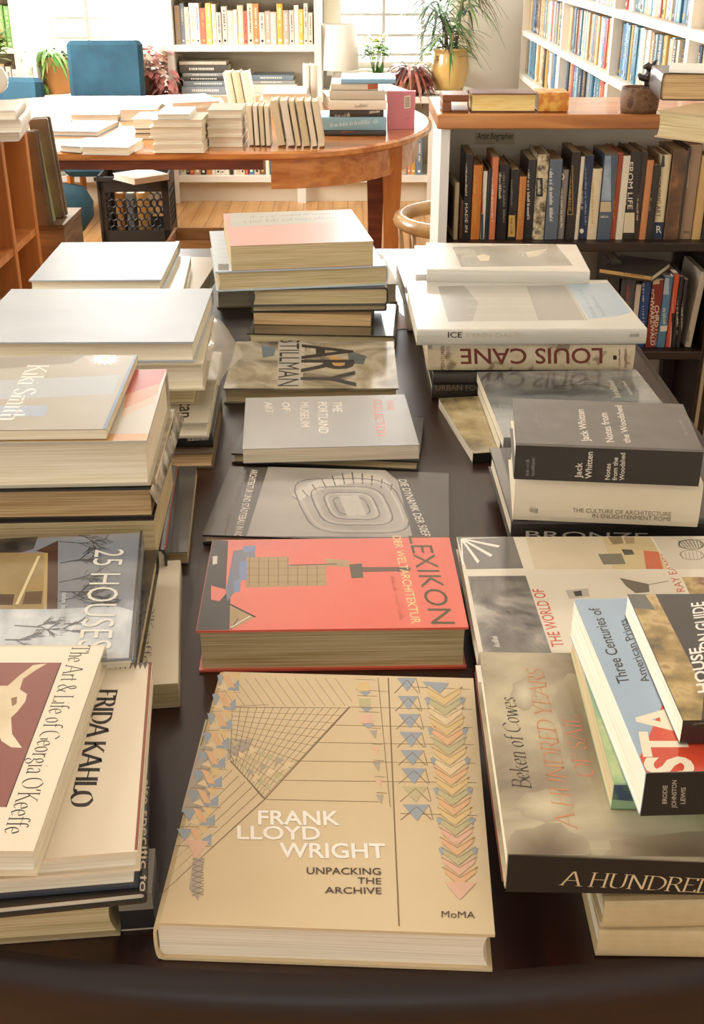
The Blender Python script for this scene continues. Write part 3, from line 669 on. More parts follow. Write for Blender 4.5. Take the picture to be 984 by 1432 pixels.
# black milk crate under the table
BLK = M('#2b2a29', 0.55, var=0.1)
q = at_y(190, 335, 5.3)
cr = thing('milk_crate', 'black plastic lattice milk crate under the oval table', 'crate', (at_y(190, 320, 5.95).x, 6.08, 0), R(3))
wc, dc, hc, tk = 0.178, 0.165, 0.34, 0.012
zf = 0.02
BASEZ = 0.0
def lattice(mb, ax, pos):
    def bx(a0, a1, z0, z1):
        if ax == 'y': mb.box(a0, a1, pos-tk/2, pos+tk/2, z0, z1, BLK)
        else: mb.box(pos-tk/2, pos+tk/2, a0, a1, z0, z1, BLK)
    def bar(p, q_, r=0.0045):
        if ax == 'y': mb.tube([(p[0], pos, p[1]), (q_[0], pos, q_[1])], r, BLK, n=4, smooth=False)
        else: mb.tube([(pos, p[0], p[1]), (pos, q_[0], q_[1])], r, BLK, n=4, smooth=False)
    bx(-wc, wc, hc-0.075, hc); bx(-wc, wc, 0, 0.07); bx(-wc, -wc+0.035, 0, hc); bx(wc-0.035, wc, 0, hc)
    hx = 0.022                                                            # honeycomb
    for r_ in range(5):
        for c_ in range(9):
            cx = -wc+0.035 + c_*hx*1.732*0.9 + (r_ % 2)*hx*0.78; cz = 0.075 + r_*hx*1.5
            if cx > wc-0.03: continue
            pts = [(cx+hx*0.9*math.sin(R(60*k)), cz+hx*math.cos(R(60*k))) for k in range(3)]
            for a, b in zip(pts, pts[1:]): bar(a, b)
            bar((cx, cz+hx), (cx-hx*0.78, cz+hx*0.5))
m = MB(); lattice(m, 'y', -dc); m.build('front_panel', cr)
m = MB(); lattice(m, 'y', dc); m.build('back_panel', cr)
for s in (-1, 1):
    m = MB(); lattice(m, 'x', s*(wc-tk/2)); m.build('side_panel', cr)
m = MB(); m.box(-wc+0.01, wc-0.01, -dc+0.01, dc-0.01, 0.004, 0.014, BLK); m.build('bottom_panel', cr)
m = MB(); m.prism([(-wc-0.012, hc-0.02), (wc+0.012, hc-0.02), (wc+0.012, hc), (-wc-0.012, hc)], 1, -dc-0.014, -dc-0.0061, BLK); m.build('rim', cr)
bk = flat(hc+0.035, 0.03, M('#e4dccb', 0.5), 'F', PGW, True, nl=(188, 250), nr=(236, 243), d=0.2); bk.done('lying_book', 'white book lying on top of the black milk crate', None)
for i, (u0, u1, hexc, cn) in enumerate(((150, 166, '#c48a4a', 'tan'), (168, 186, '#8a8f94', 'grey'), (188, 206, '#d8a860', 'ochre'))):
    x = cr.location.x - 0.10 + 0.055*i
    bk = upright(x, 5.98, 0.0146, 0.15, 0.23, 0.04, M(hexc, 0.5), '-y'); bk.done('shelved_book', '%s book standing inside the black milk crate' % cn, 'books in the milk crate', parts=False)

# ------------------------------------------------------------------ books on the oval table
GT = 'books lying on the oval table'
def tb(z, t, col, lab, pg=PGW, spine='B', hard=True, group=GT, name='lying_book', **k):
    b = flat(z, t, col if not isinstance(col, str) else M(col, 0.4, 0.25), spine, pg, hard, **k)
    b.done(name, lab, group); return b
tb(TZ+.018, .0175, '#86b0c0', 'thin pale blue book lying flat at the left of the oval table', nl=(72, 183), nr=(136, 184), fl=(86, 168))
tb(TZ+.028, .0275, '#5a8ca4', 'mid blue book on the oval table in front of the chair back', nl=(97, 160), nr=(164, 160), fl=(108, 150))
tb(TZ+.022, .0215, '#c4cccc', 'white book at the left front edge of the oval table', nl=(82, 203), nr=(112, 205), fl=(92, 190))
tb(TZ+.028, .0275, '#c2cccf', 'larger white book at the front edge of the oval table, right of the first', nl=(113, 205), nr=(179, 206), fl=(126, 192))
tb(TZ+.045, .0445, '#d9d6cc', 'thick grey white book behind the small pile on the oval table', nl=(166, 153), nr=(217, 153), fl=(174, 141))
def pile(x0u, x1u, vb, items, where, group=GT, dep=0.2, spine='B'):
    z = TZ+0.0005; y = None
    for i, (du0, du1, t, col, cn, pg) in enumerate(items):
        if y is None: g = at_z(x0u, vb, z); y = g.y
        p = at_y(x0u+du0, vb, y); q = at_y(x1u+du1, vb, y); dy = 0.004*((i*7) % 3)
        ex = Vector((1, 0, 0)); o = Vector((p.x, y+dy, z))
        W = q.x-p.x
        Mx = {'B': Matrix(((0, 1, 0, o.x), (-1, 0, 0, o.y+dep), (0, 0, 1, z), (0, 0, 0, 1))),
              'F': Matrix(((0, -1, 0, o.x+W), (1, 0, 0, o.y), (0, 0, 1, z), (0, 0, 0, 1)))}[spine]
        b = Book(Mx, dep, W, t-0.0006, M(col, 0.4, 0.25), pg, True)
        n = len(items); pos = 'topmost' if i == n-1 else 'lowest' if i == 0 else ORD[i] + ' up'
        yield b, '%s book, %s in the %s' % (cn, pos, where), i
        z += t
for b, lab, i in pile(187, 213, 195, [(0, 2, .02, '#b9a88c', 'tan', PG), (2, 0, .018, '#4a3f36', 'dark brown', PG), (-1, 3, .035, '#efe8d8', 'white', PGW)], 'small pile on the oval table'): b.done('lying_book', lab, GT)
for b, lab, i in pile(214, 286, 214, [(0, 0, .028, '#e6dcc6', 'cream', PGW), (1, -2, .022, '#efe6d2', 'ivory', PGW), (-4, -2, .036, '#e2d6bc', 'thick beige', PGW), (1, -1, .026, '#d8cdb4', 'pale tan', PGW), (8, -18, .018, '#c9d8dc', 'pale blue', PGW)], 'five book stack at the oval table front'):
    if i == 2:
        l = b.lift()
    b.done('lying_book', lab, GT)
for b, lab, i in pile(291, 340, 206, [(0, 0, .034, '#d8c8a8', 'tan', PGW), (-1, 0, .030, '#e6d9bd', 'beige', PGW), (0, 0, .034, '#efe6d4', 'cream', PGW), (1, 0, .030, '#b8b4aa', 'grey', PGW)], 'four book stack left of the standing books'): b.done('lying_book', lab, GT)
# standing row, page ends and cream spines towards us, leaning left
G2 = 'cream books standing in a row on the oval table'
specs = [(342, 350, '#e8dcc0'), (351, 358, '#efe6d0'), (359, 366, '#dccfae'), (367, 374, '#e9dfc6'), (377, 389, '#d9c9a4'), (391, 402, '#e6dcc8'), (403, 411, '#dfcfae'), (413, 424, '#d3c49c'), (425, 434, '#e8dcc2'), (435, 444, '#e2d6ba')]
yr = at_z(380, 207, TZ).y
for i, (u0, u1, col) in enumerate(specs):
    x0, x1 = at_y(u0, 205, yr).x, at_y(u1, 205, yr).x
    lean = -2 if i < 4 else -9
    bk = upright(x0+(0.028 if i >= 4 else 0.012), yr+0.014*(9-i)*0.3, TZ+0.004, 0.13, 0.135 if i < 4 else 0.155, (x1-x0)*0.86, M(col, 0.5), '-y', PGW, True, lean)
    bk.M = bk.M
    if i in (4, 5, 7): bk.poly('S', [(u0-8, 140), (u1-8, 140), (u1+8, 210), (u0+8, 210)], M(col, 0.5))
    bk.done('standing_book', '%s cream book, %s from the left in the leaning row on the oval table' % ('slim' if u1-u0 < 10 else 'thick', ORD[i]), G2)
# right stack with blue base
for b, lab, i in pile(447, 540, 190, [(0, 0, .018, '#3d3a38', 'dark brown', PG), (0, 0, .050, '#8ab8cc', 'thick blue', PGW), (14, -4, .025, '#3a342c', 'black', PG), (13, 0, .036, '#ece4d2', 'cream', PGW), (14, -2, .034, '#c9c0ac', 'grey beige', PGW), (16, -12, .024, '#d9d0bc', 'ivory', PGW), (30, 12, .018, '#86b4d0', 'sky blue topped', PGW)], 'tall right stack on the oval table', spine='F', dep=0.2):
    T = M('#efe6d4', 0.5)
    if i == 2: b.scribble('S', (468, 166), (490, 163), (468, 160), T, 3); b.scribble('S', (516, 159), (531, 157), (516, 154), T, 4)
    if i == 5: b.poly('S', [(514, 118), (530, 117), (530, 124), (514, 125)], M('#b5603a', 0.5))
    if i == 3: b.scribble('S', (496, 151), (515, 149), (496, 146), M('#7a6a55', 0.5), 5)
    if i == 0: b.scribble('S', (475, 187), (512, 183), (475, 183), M('#a8502c', 0.5), 6)
    if i == 1: b.scribble('S', (460, 178), (530, 172), (460, 172), M('#cfe2ea', 0.5), 8)
    b.done('lying_book', lab, GT)
# pink book standing with its back to us
g = at_z(541, 181, TZ)
o = Vector((g.x, g.y, TZ+0.0006))
wpk = at_y(580, 170, g.y).x - g.x; hpk = at_y(560, 128, g.y).z - TZ
Mx = Matrix(((-1, 0, 0, o.x+wpk), (0, 0, -1, o.y), (0, 1, 0, 0), (0, 0, 0, 1)))
Mx = Matrix(((-1, 0, 0, o.x+wpk), (0, 0, -1, o.y+0.03), (0, -1, 0, o.z+hpk), (0, 0, 0, 1)))
b = Book(Mx, wpk, hpk, 0.03, M('#e0899a', 0.35, 0.3), PGW, True)
b.poly('T', [(565, 134), (574, 133), (574, 151), (565, 152)], M('#f0e8dc', 0.5))
for k in range(7): b.line('T', (566.5, 137+k*2), (572.5, 136.5+k*2), M('#8a7f78', 0.6), 0.003)
b.scribble('T', (566, 167), (572, 166), (566, 165), M('#8a5060', 0.5), 2)
b.done('standing_book', 'pink book standing upright at the right end of the oval table', None)
# bright piles further back
tb(TZ+.05, .0495, '#f0ece2', 'thick white book behind the five book stack on the oval table', nl=(236, 152), nr=(318, 150), fl=(243, 138))
tb(TZ+.075, .0245, '#e9ece8', 'white book on the thick white book, back left of the oval table', nl=(240, 144), nr=(308, 141), fl=(246, 132))
tb(TZ+.05, .0495, '#f2eee4', 'wide white book lying at the back centre of the oval table', nl=(362, 140), nr=(432, 140), fl=(366, 127))
tb(TZ+.085, .0345, '#efe9da', 'white book on the wide white book at the back centre', nl=(366, 131), nr=(428, 131), fl=(370, 120))
tb(TZ+.05, .0495, '#e6e0d2', 'ivory book behind the tall right stack on the oval table', nl=(458, 135), nr=(515, 134), fl=(463, 126))
tb(TZ+.08, .0295, '#d8d2c6', 'grey white book at the back right of the oval table', nl=(515, 128), nr=(570, 126), fl=(520, 118))
for i, (u, c_) in enumerate(((314, '#efe6d0'), (326, '#e8d9b8'), (338, '#f2ead8'))):
    g = at_z(u, 150, TZ); bk = upright(g.x+0.02, g.y, TZ+0.004, 0.14, 0.14, 0.034, M(c_, 0.5), '-y', PGW, True, -9)
    bk.done('standing_book', 'cream book, %s of three leaning at the back of the oval table' % ORD[i], 'three leaning books at the back of the oval table')
for i, (u, c_) in enumerate(((424, '#f2eee6'), (434, '#e9e2d2'))):
    g = at_z(u, 148, TZ); bk = upright(g.x, g.y, TZ+0.0006, 0.12, 0.17, 0.03, M(c_, 0.5), '-y', PGW, True)
    bk.done('standing_book', ['white book standing upright behind the leaning row', 'ivory book standing right of the white upright one'][i], None)

# ================================================================== LEFT BOOKCASE AND PORTFOLIOS
XF = -0.80
yN, yFar = at_x(5, 200, XF).y, at_x(36, 170, XF).y
ztop = at_x(36, 167, XF).z
wb = thing('wooden_bookcase', 'orange pine bookcase seen edge-on at the left edge', 'bookcase', (XF, yFar, 0))
for i, y in enumerate((yFar, yN, yN-0.42)):
    m = MB(); m.bbox(-0.28, 0, y-yFar-0.022, y-yFar, 0, ztop-0.022, WOOD_ORANGE, 0.002); m.build('upright', wb)
m = MB(); m.bbox(-0.28, 0.004, yN-0.46-yFar, 0.006, ztop-0.0215, ztop, WOOD_ORANGE, 0.003); m.build('top', wb)
zs = at_x(52, 318, XF).z
for a, b in ((yN, yFar-0.0225), (yN-0.42, yN-0.0225)):
    for z in (zs, zs-0.33):
        m = MB(); m.box(-0.265, -0.004, a-yFar+0.0005, b-yFar-0.0005, z-0.018, z, WOOD_ORANGE); m.build('shelf', wb)
m = MB(); m.box(-0.279, -0.266, yN-0.42-yFar, -0.023, 0, ztop-0.023, WOOD_ORANGE); m.build('back_panel', wb)
BRN = MN('brown_portfolio_leather', [(0.3, '#4a3a2a'), (0.7, '#6e5a40')], scale=14, rough=0.45, coat=0.1)
yp_ = yFar+0.04
sb = thing('wooden_crate_stand', 'rough brown wooden box under the portfolios beside the pine bookcase', 'box', (at_y(66, 300, yp_).x-0.012, yp_+0.08, 0))
zb = at_y(60, 322, yp_).z
m = MB()
for k in range(4): m.box(-0.045, 0.045, -0.06, 0.15, k*zb/4+0.003, (k+1)*zb/4-0.003, MN('rough_brown_wood', [(0.3, '#5a4028'), (0.7, '#8a6a45')], scale=4, rough=0.8, stretch=(2, 2, 14)))
m.build('slatted_body', sb)
m = MB(); m.box(-0.048, 0.048, -0.063, 0.153, zb-0.002, zb+0.010, _mats['rough_brown_wood']); m.build('lid', sb)
zb += 0.0105
def portfolio(u0, u1, vt, y, th, col, label, lean=0):
    a, b = at_y(u0, 300, y).x, at_y(u1, 300, y).x; zt = at_y((u0+u1)/2, vt, y).z
    t = thing('portfolio', label, 'portfolio', ((a+b)/2, y, zb), 0, None)
    h = (b-a)/2; T = Matrix.Rotation(R(lean), 4, 'Y')
    m = MB(); m.bbox(-h, h, 0, th*0.30, 0, zt-zb, col, 0.003, T); m.bbox(-h, h, th*0.70, th, 0, zt-zb, col, 0.003, T); m.build('cover', t)
    m = MB(); m.box(-h+0.006, h-0.006, th*0.31, th*0.69, 0.004, zt-zb-0.006, PGD, T); m.build('page_block', t)
    return t
portfolio(44, 70, 184, yp_, 0.03, BRN, 'brown portfolio standing against the pine bookcase', -3)
portfolio(64, 90, 166, yp_+0.09, 0.045, MN('dark_brown_portfolio', [(0.3, '#52422e'), (0.7, '#7a6244')], scale=12, rough=0.35, coat=0.2), 'taller glossy brown portfolio behind the first portfolio', -4)
portfolio(58, 76, 196, yp_+0.045, 0.012, M('#b9bf8e', 0.6), 'thin pale green folder between the two brown portfolios', -5)
for i, (du, t, c_, cn) in enumerate(((0, .03, '#e6e2da', 'white'), (3, .028, '#efece4', 'bright white'), (-4, .02, '#d9d2c4', 'pale grey'))):
    z = ztop + 0.0006 + sum((.03, .028, .02)[:i]) + t - 0.0006
    bk = flat(z, t-0.0006, M(c_, 0.4), 'R', PGW, True, nr=(26+du, 178-i*12), yaw=8, w=0.24, d=0.18)
    bk.done('lying_book', '%s book, %s on the pine bookcase' % (cn, ['lowest of the pile', 'second of the pile', 'topmost of the pile'][i]), 'white books on the pine bookcase')
q = at_y(6, 128, 2.82)
va = thing('flower_vase', 'white rounded vase with yellow flowers on the pile at the left edge', 'vase', (q.x-0.018, 2.80, ztop+0.0785))
m = MB(); m.lathe([(0.02, 0), (0.032, 0.012), (0.036, 0.03), (0.028, 0.05), (0.016, 0.06), (0.018, 0.066)], M('#efeae0', 0.25, 0.4)); m.build('body', va)
m = foliage(40, (0.01, 0, 0.07), 0.015, 0.05, 0.045, 0.012, [M('#6f9a3c', 0.5), M('#88a850', 0.5)], 0.4, 31, 1.4); m.build('foliage', va)
m = foliage(26, (0.012, -0.01, 0.10), 0.02, 0.03, 0.02, 0.014, [M('#e8b83a', 0.5), M('#f0cf60', 0.5)], 0.1, 32, 1.0); m.build('flower', va)
for i in range(7):                                                       # tan books low in the near bay of the pine bookcase
    y = yN-0.06-i*0.045; bk = upright(XF-0.20, y, zs-0.33+0.0006, 0.17, 0.22, 0.04, M(['#c9ab78', '#b8945e', '#d6bf92'][i % 3], 0.6), '-x', PG)
    band(bk, random.Random(i), M('#4a3620', 0.6)); bk.done('shelved_book', '%s book, %s from the far end on the low shelf of the pine bookcase' % (['tan', 'brown', 'straw coloured'][i % 3], ORD[i]), 'tan books low in the pine bookcase', parts=False)

# floor items between the tables
q = at_y(283, 350, 4.0)
wx = thing('wooden_crate', 'low pale wooden crate on the floor left of the blue grey book pile', 'crate', (at_z(285, 345, 0.25).x, at_z(285, 345, 0.25).y+0.12, 0))
PINE = MN('pale_crate_wood', [(0.3, '#b08a54'), (0.7, '#d2b07c')], scale=3, rough=0.7, stretch=(1.5, 12, 12))
for s, nm in ((-1, 'front_slats'), (1, 'back_slats')):
    m = MB()
    for k in range(3): m.box(-0.16, 0.16, s*0.12-0.006, s*0.12+0.006, 0.02+k*0.09, 0.095+k*0.09, PINE)
    m.build(nm, wx)
for s in (-1, 1):
    m = MB()
    for k in range(3): m.box(s*0.15-0.006, s*0.15+0.006, -0.113, 0.113, 0.02+k*0.09, 0.095+k*0.09, PINE)
    for e in (-1, 1): m.box(s*0.135-0.008, s*0.135+0.008, e*0.105-0.0075, e*0.105+0.0075, 0, 0.28, PINE)
    m.build('side_slats', wx)
m = MB(); m.box(-0.14, 0.14, -0.11, 0.11, 0.02, 0.028, PINE); m.build('bottom_panel', wx)
# wooden armchair whose curved arm shows between the tables
q = at_y(560, 318, 3.55)
ac = thing('wooden_armchair', 'wooden chair with a rounded bentwood back rail beside the white bookcase', 'chair', (0.36, 3.85, 0))
BENT = MN('bentwood', [(0.3, '#9a7444'), (0.7, '#c29c68')], scale=3, rough=0.3, coat=0.4, stretch=(3, 3, 3))
zr = at_y(580, 328, 3.63).z
m = MB(); pts = []
for k in range(15):
    a = R(90+180*k/14); pts.append((0.02+0.22*math.cos(a), 0.0+0.22*math.sin(a), zr))
m.tube([(0.22, 0.22, zr)] + pts + [(0.22, -0.22, zr)], 0.024, BENT, n=10); m.build('back_rail', ac)
m = MB(); m.lathe([(0.16, zr-0.22), (0.2, zr-0.215), (0.205, zr-0.195), (0.19, zr-0.185)], BENT, n=32); m.build('seat', ac)
for a in (45, 135, 225, 315):
    m = MB(); c_, s_2 = math.cos(R(a)), math.sin(R(a)); m.tube([(0.15*c_, 0.15*s_2, zr-0.215), (0.19*c_, 0.19*s_2, 0)], [0.017, 0.013], BENT); m.build('leg', ac)
for a in (110, 145, 180, 215, 250):
    m = MB(); c_, s_2 = math.cos(R(a)), math.sin(R(a)); m.tube([(0.18*c_, 0.18*s_2, zr-0.19), (0.02+0.22*c_, 0.22*s_2, zr-0.02)], 0.008, BENT); m.build('spindle', ac)

# ================================================================== BIOGRAPHY BOOKCASE
YB = 2.92
bz = lambda v, u=800: at_y(u, v, YB).z
XL, XR = at_y(617, 180, YB).x, 0.935
bb = thing('biography_bookcase', 'bookcase with an orange wood top and dark shelves at the right', 'bookcase', (XL, YB, 0))
zt = bz(179); DP = 0.30
m = MB(); m.bbox(-0.012, XR-XL+0.25, -0.02, DP+0.02, zt, zt+0.034, WOOD_TOP, 0.003); m.build('top', bb)
m = MB(); m.box(0, 0.022, 0, DP, 0, zt-0.0005, M('#e4e0d8', 0.5, var=0.02)); m.build('side_panel', bb)
xr = XR-XL; m = MB(); zS1 = bz(340); zp = zS1-0.0225; m.box(xr, xr+0.05, 0.012, DP, 0, zp, WOOD_DARK)
m.box(xr-0.035, xr-0.001, 0.235, 0.265, 0, zp, WOOD_DARK); m.box(xr+0.008, xr+0.017, 0.006, 0.0119, 0, zp, M('#b7a588', 0.5)); m.box(xr+0.036, xr+0.039, 0.006, 0.0119, 0, zp, M('#b7a588', 0.5)); m.build('side_panel', bb)
zS2 = at_y(900, 492, YB).z
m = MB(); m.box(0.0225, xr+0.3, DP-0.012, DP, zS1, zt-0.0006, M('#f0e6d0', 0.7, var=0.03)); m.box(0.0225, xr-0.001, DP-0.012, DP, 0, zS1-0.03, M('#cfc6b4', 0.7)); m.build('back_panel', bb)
for z in (zS1, zS2, 0.12):
    m = MB(); m.bbox(0.023, xr-0.001 if z < zS1 else xr+0.22, 0.0, DP-0.0125, z-0.022, z, WOOD_DARK, 0.002); m.build('shelf', bb)
# handwritten shelf sign
sg = MB(); a, b = at_y(664, 186, YB+DP-0.014), at_y(719, 202, YB+DP-0.014)
sg.box(a.x, b.x, YB+DP-0.0135, YB+DP-0.0125, b.z, a.z, M('#d6c8aa', 0.7))
INK = M('#2a211a', 0.7)
def flat_text(mb, txt, x0, x1, z, h, y, m, dx=0):
    vs, fs = glyphs(txt, 0.008); mb.add([(x0+(x1-x0)*p+dx*q, y, z+h*q) for p, q in vs], fs, m)
flat_text(sg, 'Artist Biographies', a.x+0.006, b.x-0.006, b.z+0.014, 0.017, YB+DP-0.0137, INK, 0.002)
so = sg.build('shelf_sign'); tag(so, 'small handwritten paper sign above the black spined books on the top shelf', 'sign')

BIO = [ # u0, u1, v_top, spine, name, details
 (642, 650, 281, '#6e4a3a', 'reddish brown', 0), (647, 657, 216, '#2b2624', 'black', 'sMADE'), (658, 671, 231, '#c9762c', 'orange', 's'), (672, 678, 240, '#e6dcc8', 'white and red', 'r'), (679, 684, 236, '#2c2826', 'thin black', 0),
 (684, 692, 220, '#d07a52', 'salmon', 's'), (693, 709, 231, '#26221f', 'black white lettered', 'b'), (710, 721, 237, '#2a2522', 'black yellow labelled', 'y'), (722, 732, 247, '#c07a3c', 'amber', 's'), (733, 744, 224, '#2d2b2b', 'charcoal', 's'),
 (745, 761, 216, '#b8a584', 'ornate beige', 'o'), (762, 779, 223, '#5d6875', 'slate blue', 's'), (780, 790, 238, '#857d75', 'grey', 'c'), (791, 803, 213, '#29221d', 'black framed', 'f'), (804, 809, 219, '#d8ccb2', 'narrow cream', 0),
 (809, 822, 218, '#24324f', 'navy', 'n'), (822, 835, 236, '#dccba8', 'cream', 's'), (836, 854, 216, '#4d5a6a', 'blue portrait', 'p'), (854, 862, 214, '#a84a2c', 'rust red', 's'), (862, 871, 218, '#e0d4ba', 'ivory', 's'),
 (871, 887, 212, '#2b2521', 'black and cream', 'L'), (887, 895, 213, '#3a2c24', 'dark striped', 's'), (895, 904, 224, '#c4804e', 'copper', 's'), (904, 914, 231, '#262220', 'small black', 'T'), (914, 928, 217, '#dcc9a0', 'cream navy banded', 'E'),
 (929, 948, 211, '#6a5238', 'brown pictorial', 'q'), (948, 952, 206, '#3a2a20', 'dark slim', 0), (952, 968, 203, '#9a7d62', 'tall taupe', 'g'), (969, 981, 218, '#c9a468', 'tan', 0), (982, 996, 226, '#2c2622', 'black edge', 0)]
CRM = M('#ece2cc', 0.5); GLD = M('#c9a050', 0.45)
GB = 'artist books on the upper shelf of the wood topped bookcase'
ysp = YB+0.035
for i, (u0, u1, vt, col, cn, det) in enumerate(BIO):
    x0, x1 = at_y(u0, 320, ysp).x, at_y(u1+0.6, 320, ysp).x
    h = at_y((u0+u1)/2, vt, ysp).z - zS1 - 0.0008
    cov = M(col, 0.38, 0.25)
    if det == 'o': cov = MN('ornate_spine', [(0.35, '#5a4a36'), (0.6, '#d2c19c')], scale=70, rough=0.5)
    if det == 'q': cov = MN('brown_photo_spine', [(0.3, '#2e2218'), (0.55, '#6e4c2e'), (0.75, '#b07a48')], scale=22, rough=0.35, coat=0.3)
    bk = upright(x0, ysp+(0.006 if i % 3 == 0 else 0.0), zS1+0.0008, 0.155 if h > 0.16 else 0.12, h, x1-x0-0.0008, cov, '-y', PGD, hard=(i % 2 == 0))
    uc = lambda f: u0+(u1-u0)*f
    vb = lambda f: vt + (334-vt)*f
    def vt_text(s, f0, f1, a, b, m=CRM, bold=0.0):
        bk.text('S', s, (uc(a), vb(f0)), (uc(a)-1, vb(f1)), (uc(b), vb(f0)), m, bold)
    if det == 's': bk.scribble('S', (uc(.35), vb(.12)), (uc(.35), vb(.8)), (uc(.68), vb(.12)), CRM if i % 2 else GLD, i)
    if det == 'sMADE': bk.scribble('S', (uc(.35), vb(.1)), (uc(.35), vb(.5)), (uc(.62), vb(.1)), CRM, 4); bk.text('S', 'MADE IN', (uc(.3), vb(.58)), (uc(.3), vb(.92)), (uc(.68), vb(.58)), CRM)
    if det == 'r': bk.poly('S', [(u0, vb(.2)), (uc(.5), vb(.2)), (uc(.5), vb(.62)), (u0, vb(.62))], M('#c4512e', 0.5)); bk.poly('S', [(u0, vb(.63)), (uc(.6), vb(.63)), (uc(.6), vb(1)), (u0, vb(1))], M('#3a4a5e', 0.5))
    if det == 'b': bk.scribble('S', (uc(.25), vb(.1)), (uc(.25), vb(.48)), (uc(.5), vb(.1)), CRM, 9); bk.scribble('S', (uc(.62), vb(.1)), (uc(.62), vb(.8)), (uc(.85), vb(.1)), M('#8a8078', .5), 11)
    if det == 'y': bk.poly('S', [(u0, vb(.66)), (uc(.9), vb(.66)), (uc(.9), vb(.97)), (u0, vb(.97))], M('#c9a050', 0.5)); bk.scribble('S', (uc(.3), vb(.7)), (uc(.3), vb(.94)), (uc(.65), vb(.7)), INK, 3); bk.scribble('S', (uc(.4), vb(.15)), (uc(.4), vb(.55)), (uc(.6), vb(.15)), M('#8a8078', .5), 5)
    if det == 'o': bk.poly('S', [(uc(.25), vb(.28)), (uc(.85), vb(.28)), (uc(.85), vb(.5)), (uc(.25), vb(.5))], M('#26201a', 0.5)); bk.scribble('S', (uc(.4), vb(.3)), (uc(.4), vb(.48)), (uc(.7), vb(.3)), CRM, 13)
    if det == 'c': bk.poly('S', [(uc(.5)+4*math.cos(a/8*6.283), 247+5*math.sin(a/8*6.283)) for a in range(8)], CRM); bk.poly('S', [(uc(.5)+2*math.cos(a/8*6.283), 247+2.6*math.sin(a/8*6.283)) for a in range(8)], INK); bk.scribble('S', (uc(.35), vb(.28)), (uc(.35), vb(.85)), (uc(.65), vb(.28)), CRM, 15)
    if det == 'f':
        for a, b, c, d in ((.2, .16, .2, .72), (.8, .16, .8, .72), (.2, .16, .8, .16), (.2, .72, .8, .72)): bk.line('S', (uc(a), vb(b)), (uc(c), vb(d)), GLD, 0.0012)
        bk.scribble('S', (uc(.4), vb(.2)), (uc(.4), vb(.68)), (uc(.62), vb(.2)), GLD, 16)
    if det == 'n': bk.scribble('S', (uc(.25), vb(.42)), (uc(.25), vb(.66)), (uc(.5), vb(.42)), CRM, 17); bk.scribble('S', (uc(.65), vb(.1)), (uc(.65), vb(.85)), (uc(.85), vb(.1)), M('#8ea0b8', .5), 18); bk.poly('S', [(uc(.15)+3*math.cos(a/8*6.283)+2, 323+3.5*math.sin(a/8*6.283)) for a in range(8)], CRM)
    if det == 'p':
        bk.poly('S', [(u0, vt+2), (u1, vt+2), (u1, vb(.55)), (u0, vb(.55))], MN('portrait_spine', [(0.3, '#6f8294'), (0.7, '#a9b6c0')], scale=25, rough=0.35)); bk.poly('S', [(u0, vb(.56)), (u1, vb(.56)), (u1, vb(.68)), (u0, vb(.68))], M('#c9b48c', .5)); bk.scribble('S', (uc(.2), vb(.75)), (uc(.8), vb(.75)), (uc(.2), vb(.72)), CRM, 20)
    if det == 'L': vt_text('FROM LIFE', .12, .66, .45, .9, CRM, 0.02); bk.scribble('S', (uc(.15), vb(.1)), (uc(.15), vb(.62)), (uc(.35), vb(.1)), CRM, 21); bk.poly('S', [(u0, vb(.7)), (u1, vb(.7)), (u1, vb(.93)), (u0, vb(.93))], M('#d8c9a8', .5))
    if det == 'T': vt_text('Through the Flower', .1, .62, .25, .72)
    if det == 'E':
        bk.poly('S', [(u0-1, vt), (u1+1, vt), (u1+1, vb(.14)), (u0-1, vb(.14))], M('#3a4350', .5)); bk.poly('S', [(u0-2, vb(.8)), (u1+1, vb(.8)), (u1+1, 336), (u0-2, 336)], M('#24324f', .5))
        vt_text('ENGAGING ART', .2, .74, .3, .75, INK); bk.text('S', 'R', (uc(.25), vb(.93)), (uc(.75), vb(.93)), (uc(.25), vb(.84)), CRM)
    if det == 'g': bk.poly('S', [(uc(.5), 212), (uc(.68), 212), (uc(.6), 262), (uc(.52), 262)], M('#d9c9b2', .3)); bk.scribble('S', (uc(.2), 326), (uc(.8), 326), (uc(.2), 322), INK, 23)
    bk.done('shelved_book', '%s book, %s from the left, upper shelf of wood topped bookcase' % (cn, ORD[i]), GB)
# small picture-fronted book leaning at the left end
a = at_y(626, 334, ysp+0.03)
fx = thing('framed_picture', 'small framed brown picture leaning at the left end of the upper shelf', 'picture', (at_y(640, 320, ysp).x-0.0105, YB+0.034, zS1+0.0008), R(5))
hq = at_y(626, 256, ysp).z-zS1
m = MB(); FR = M('#b8a888', 0.5)
for y0, y1, z0, z1 in ((0, 0.16, 0, 0.015), (0, 0.16, hq-0.015, hq), (0, 0.018, 0.0151, hq-0.0151), (0.142, 0.16, 0.0151, hq-0.0151)): m.box(0, 0.010, y0, y1, z0, z1, FR)
m.build('frame', fx); m = MB(); m.box(0.002, 0.008, 0.0181, 0.1419, 0.0151, hq-0.0151, MN('brown_picture', [(0.35, '#3a2418'), (0.65, '#8a5a38')], scale=30, rough=0.4, stretch=(1, 3, 0.5))); m.build('picture', fx)

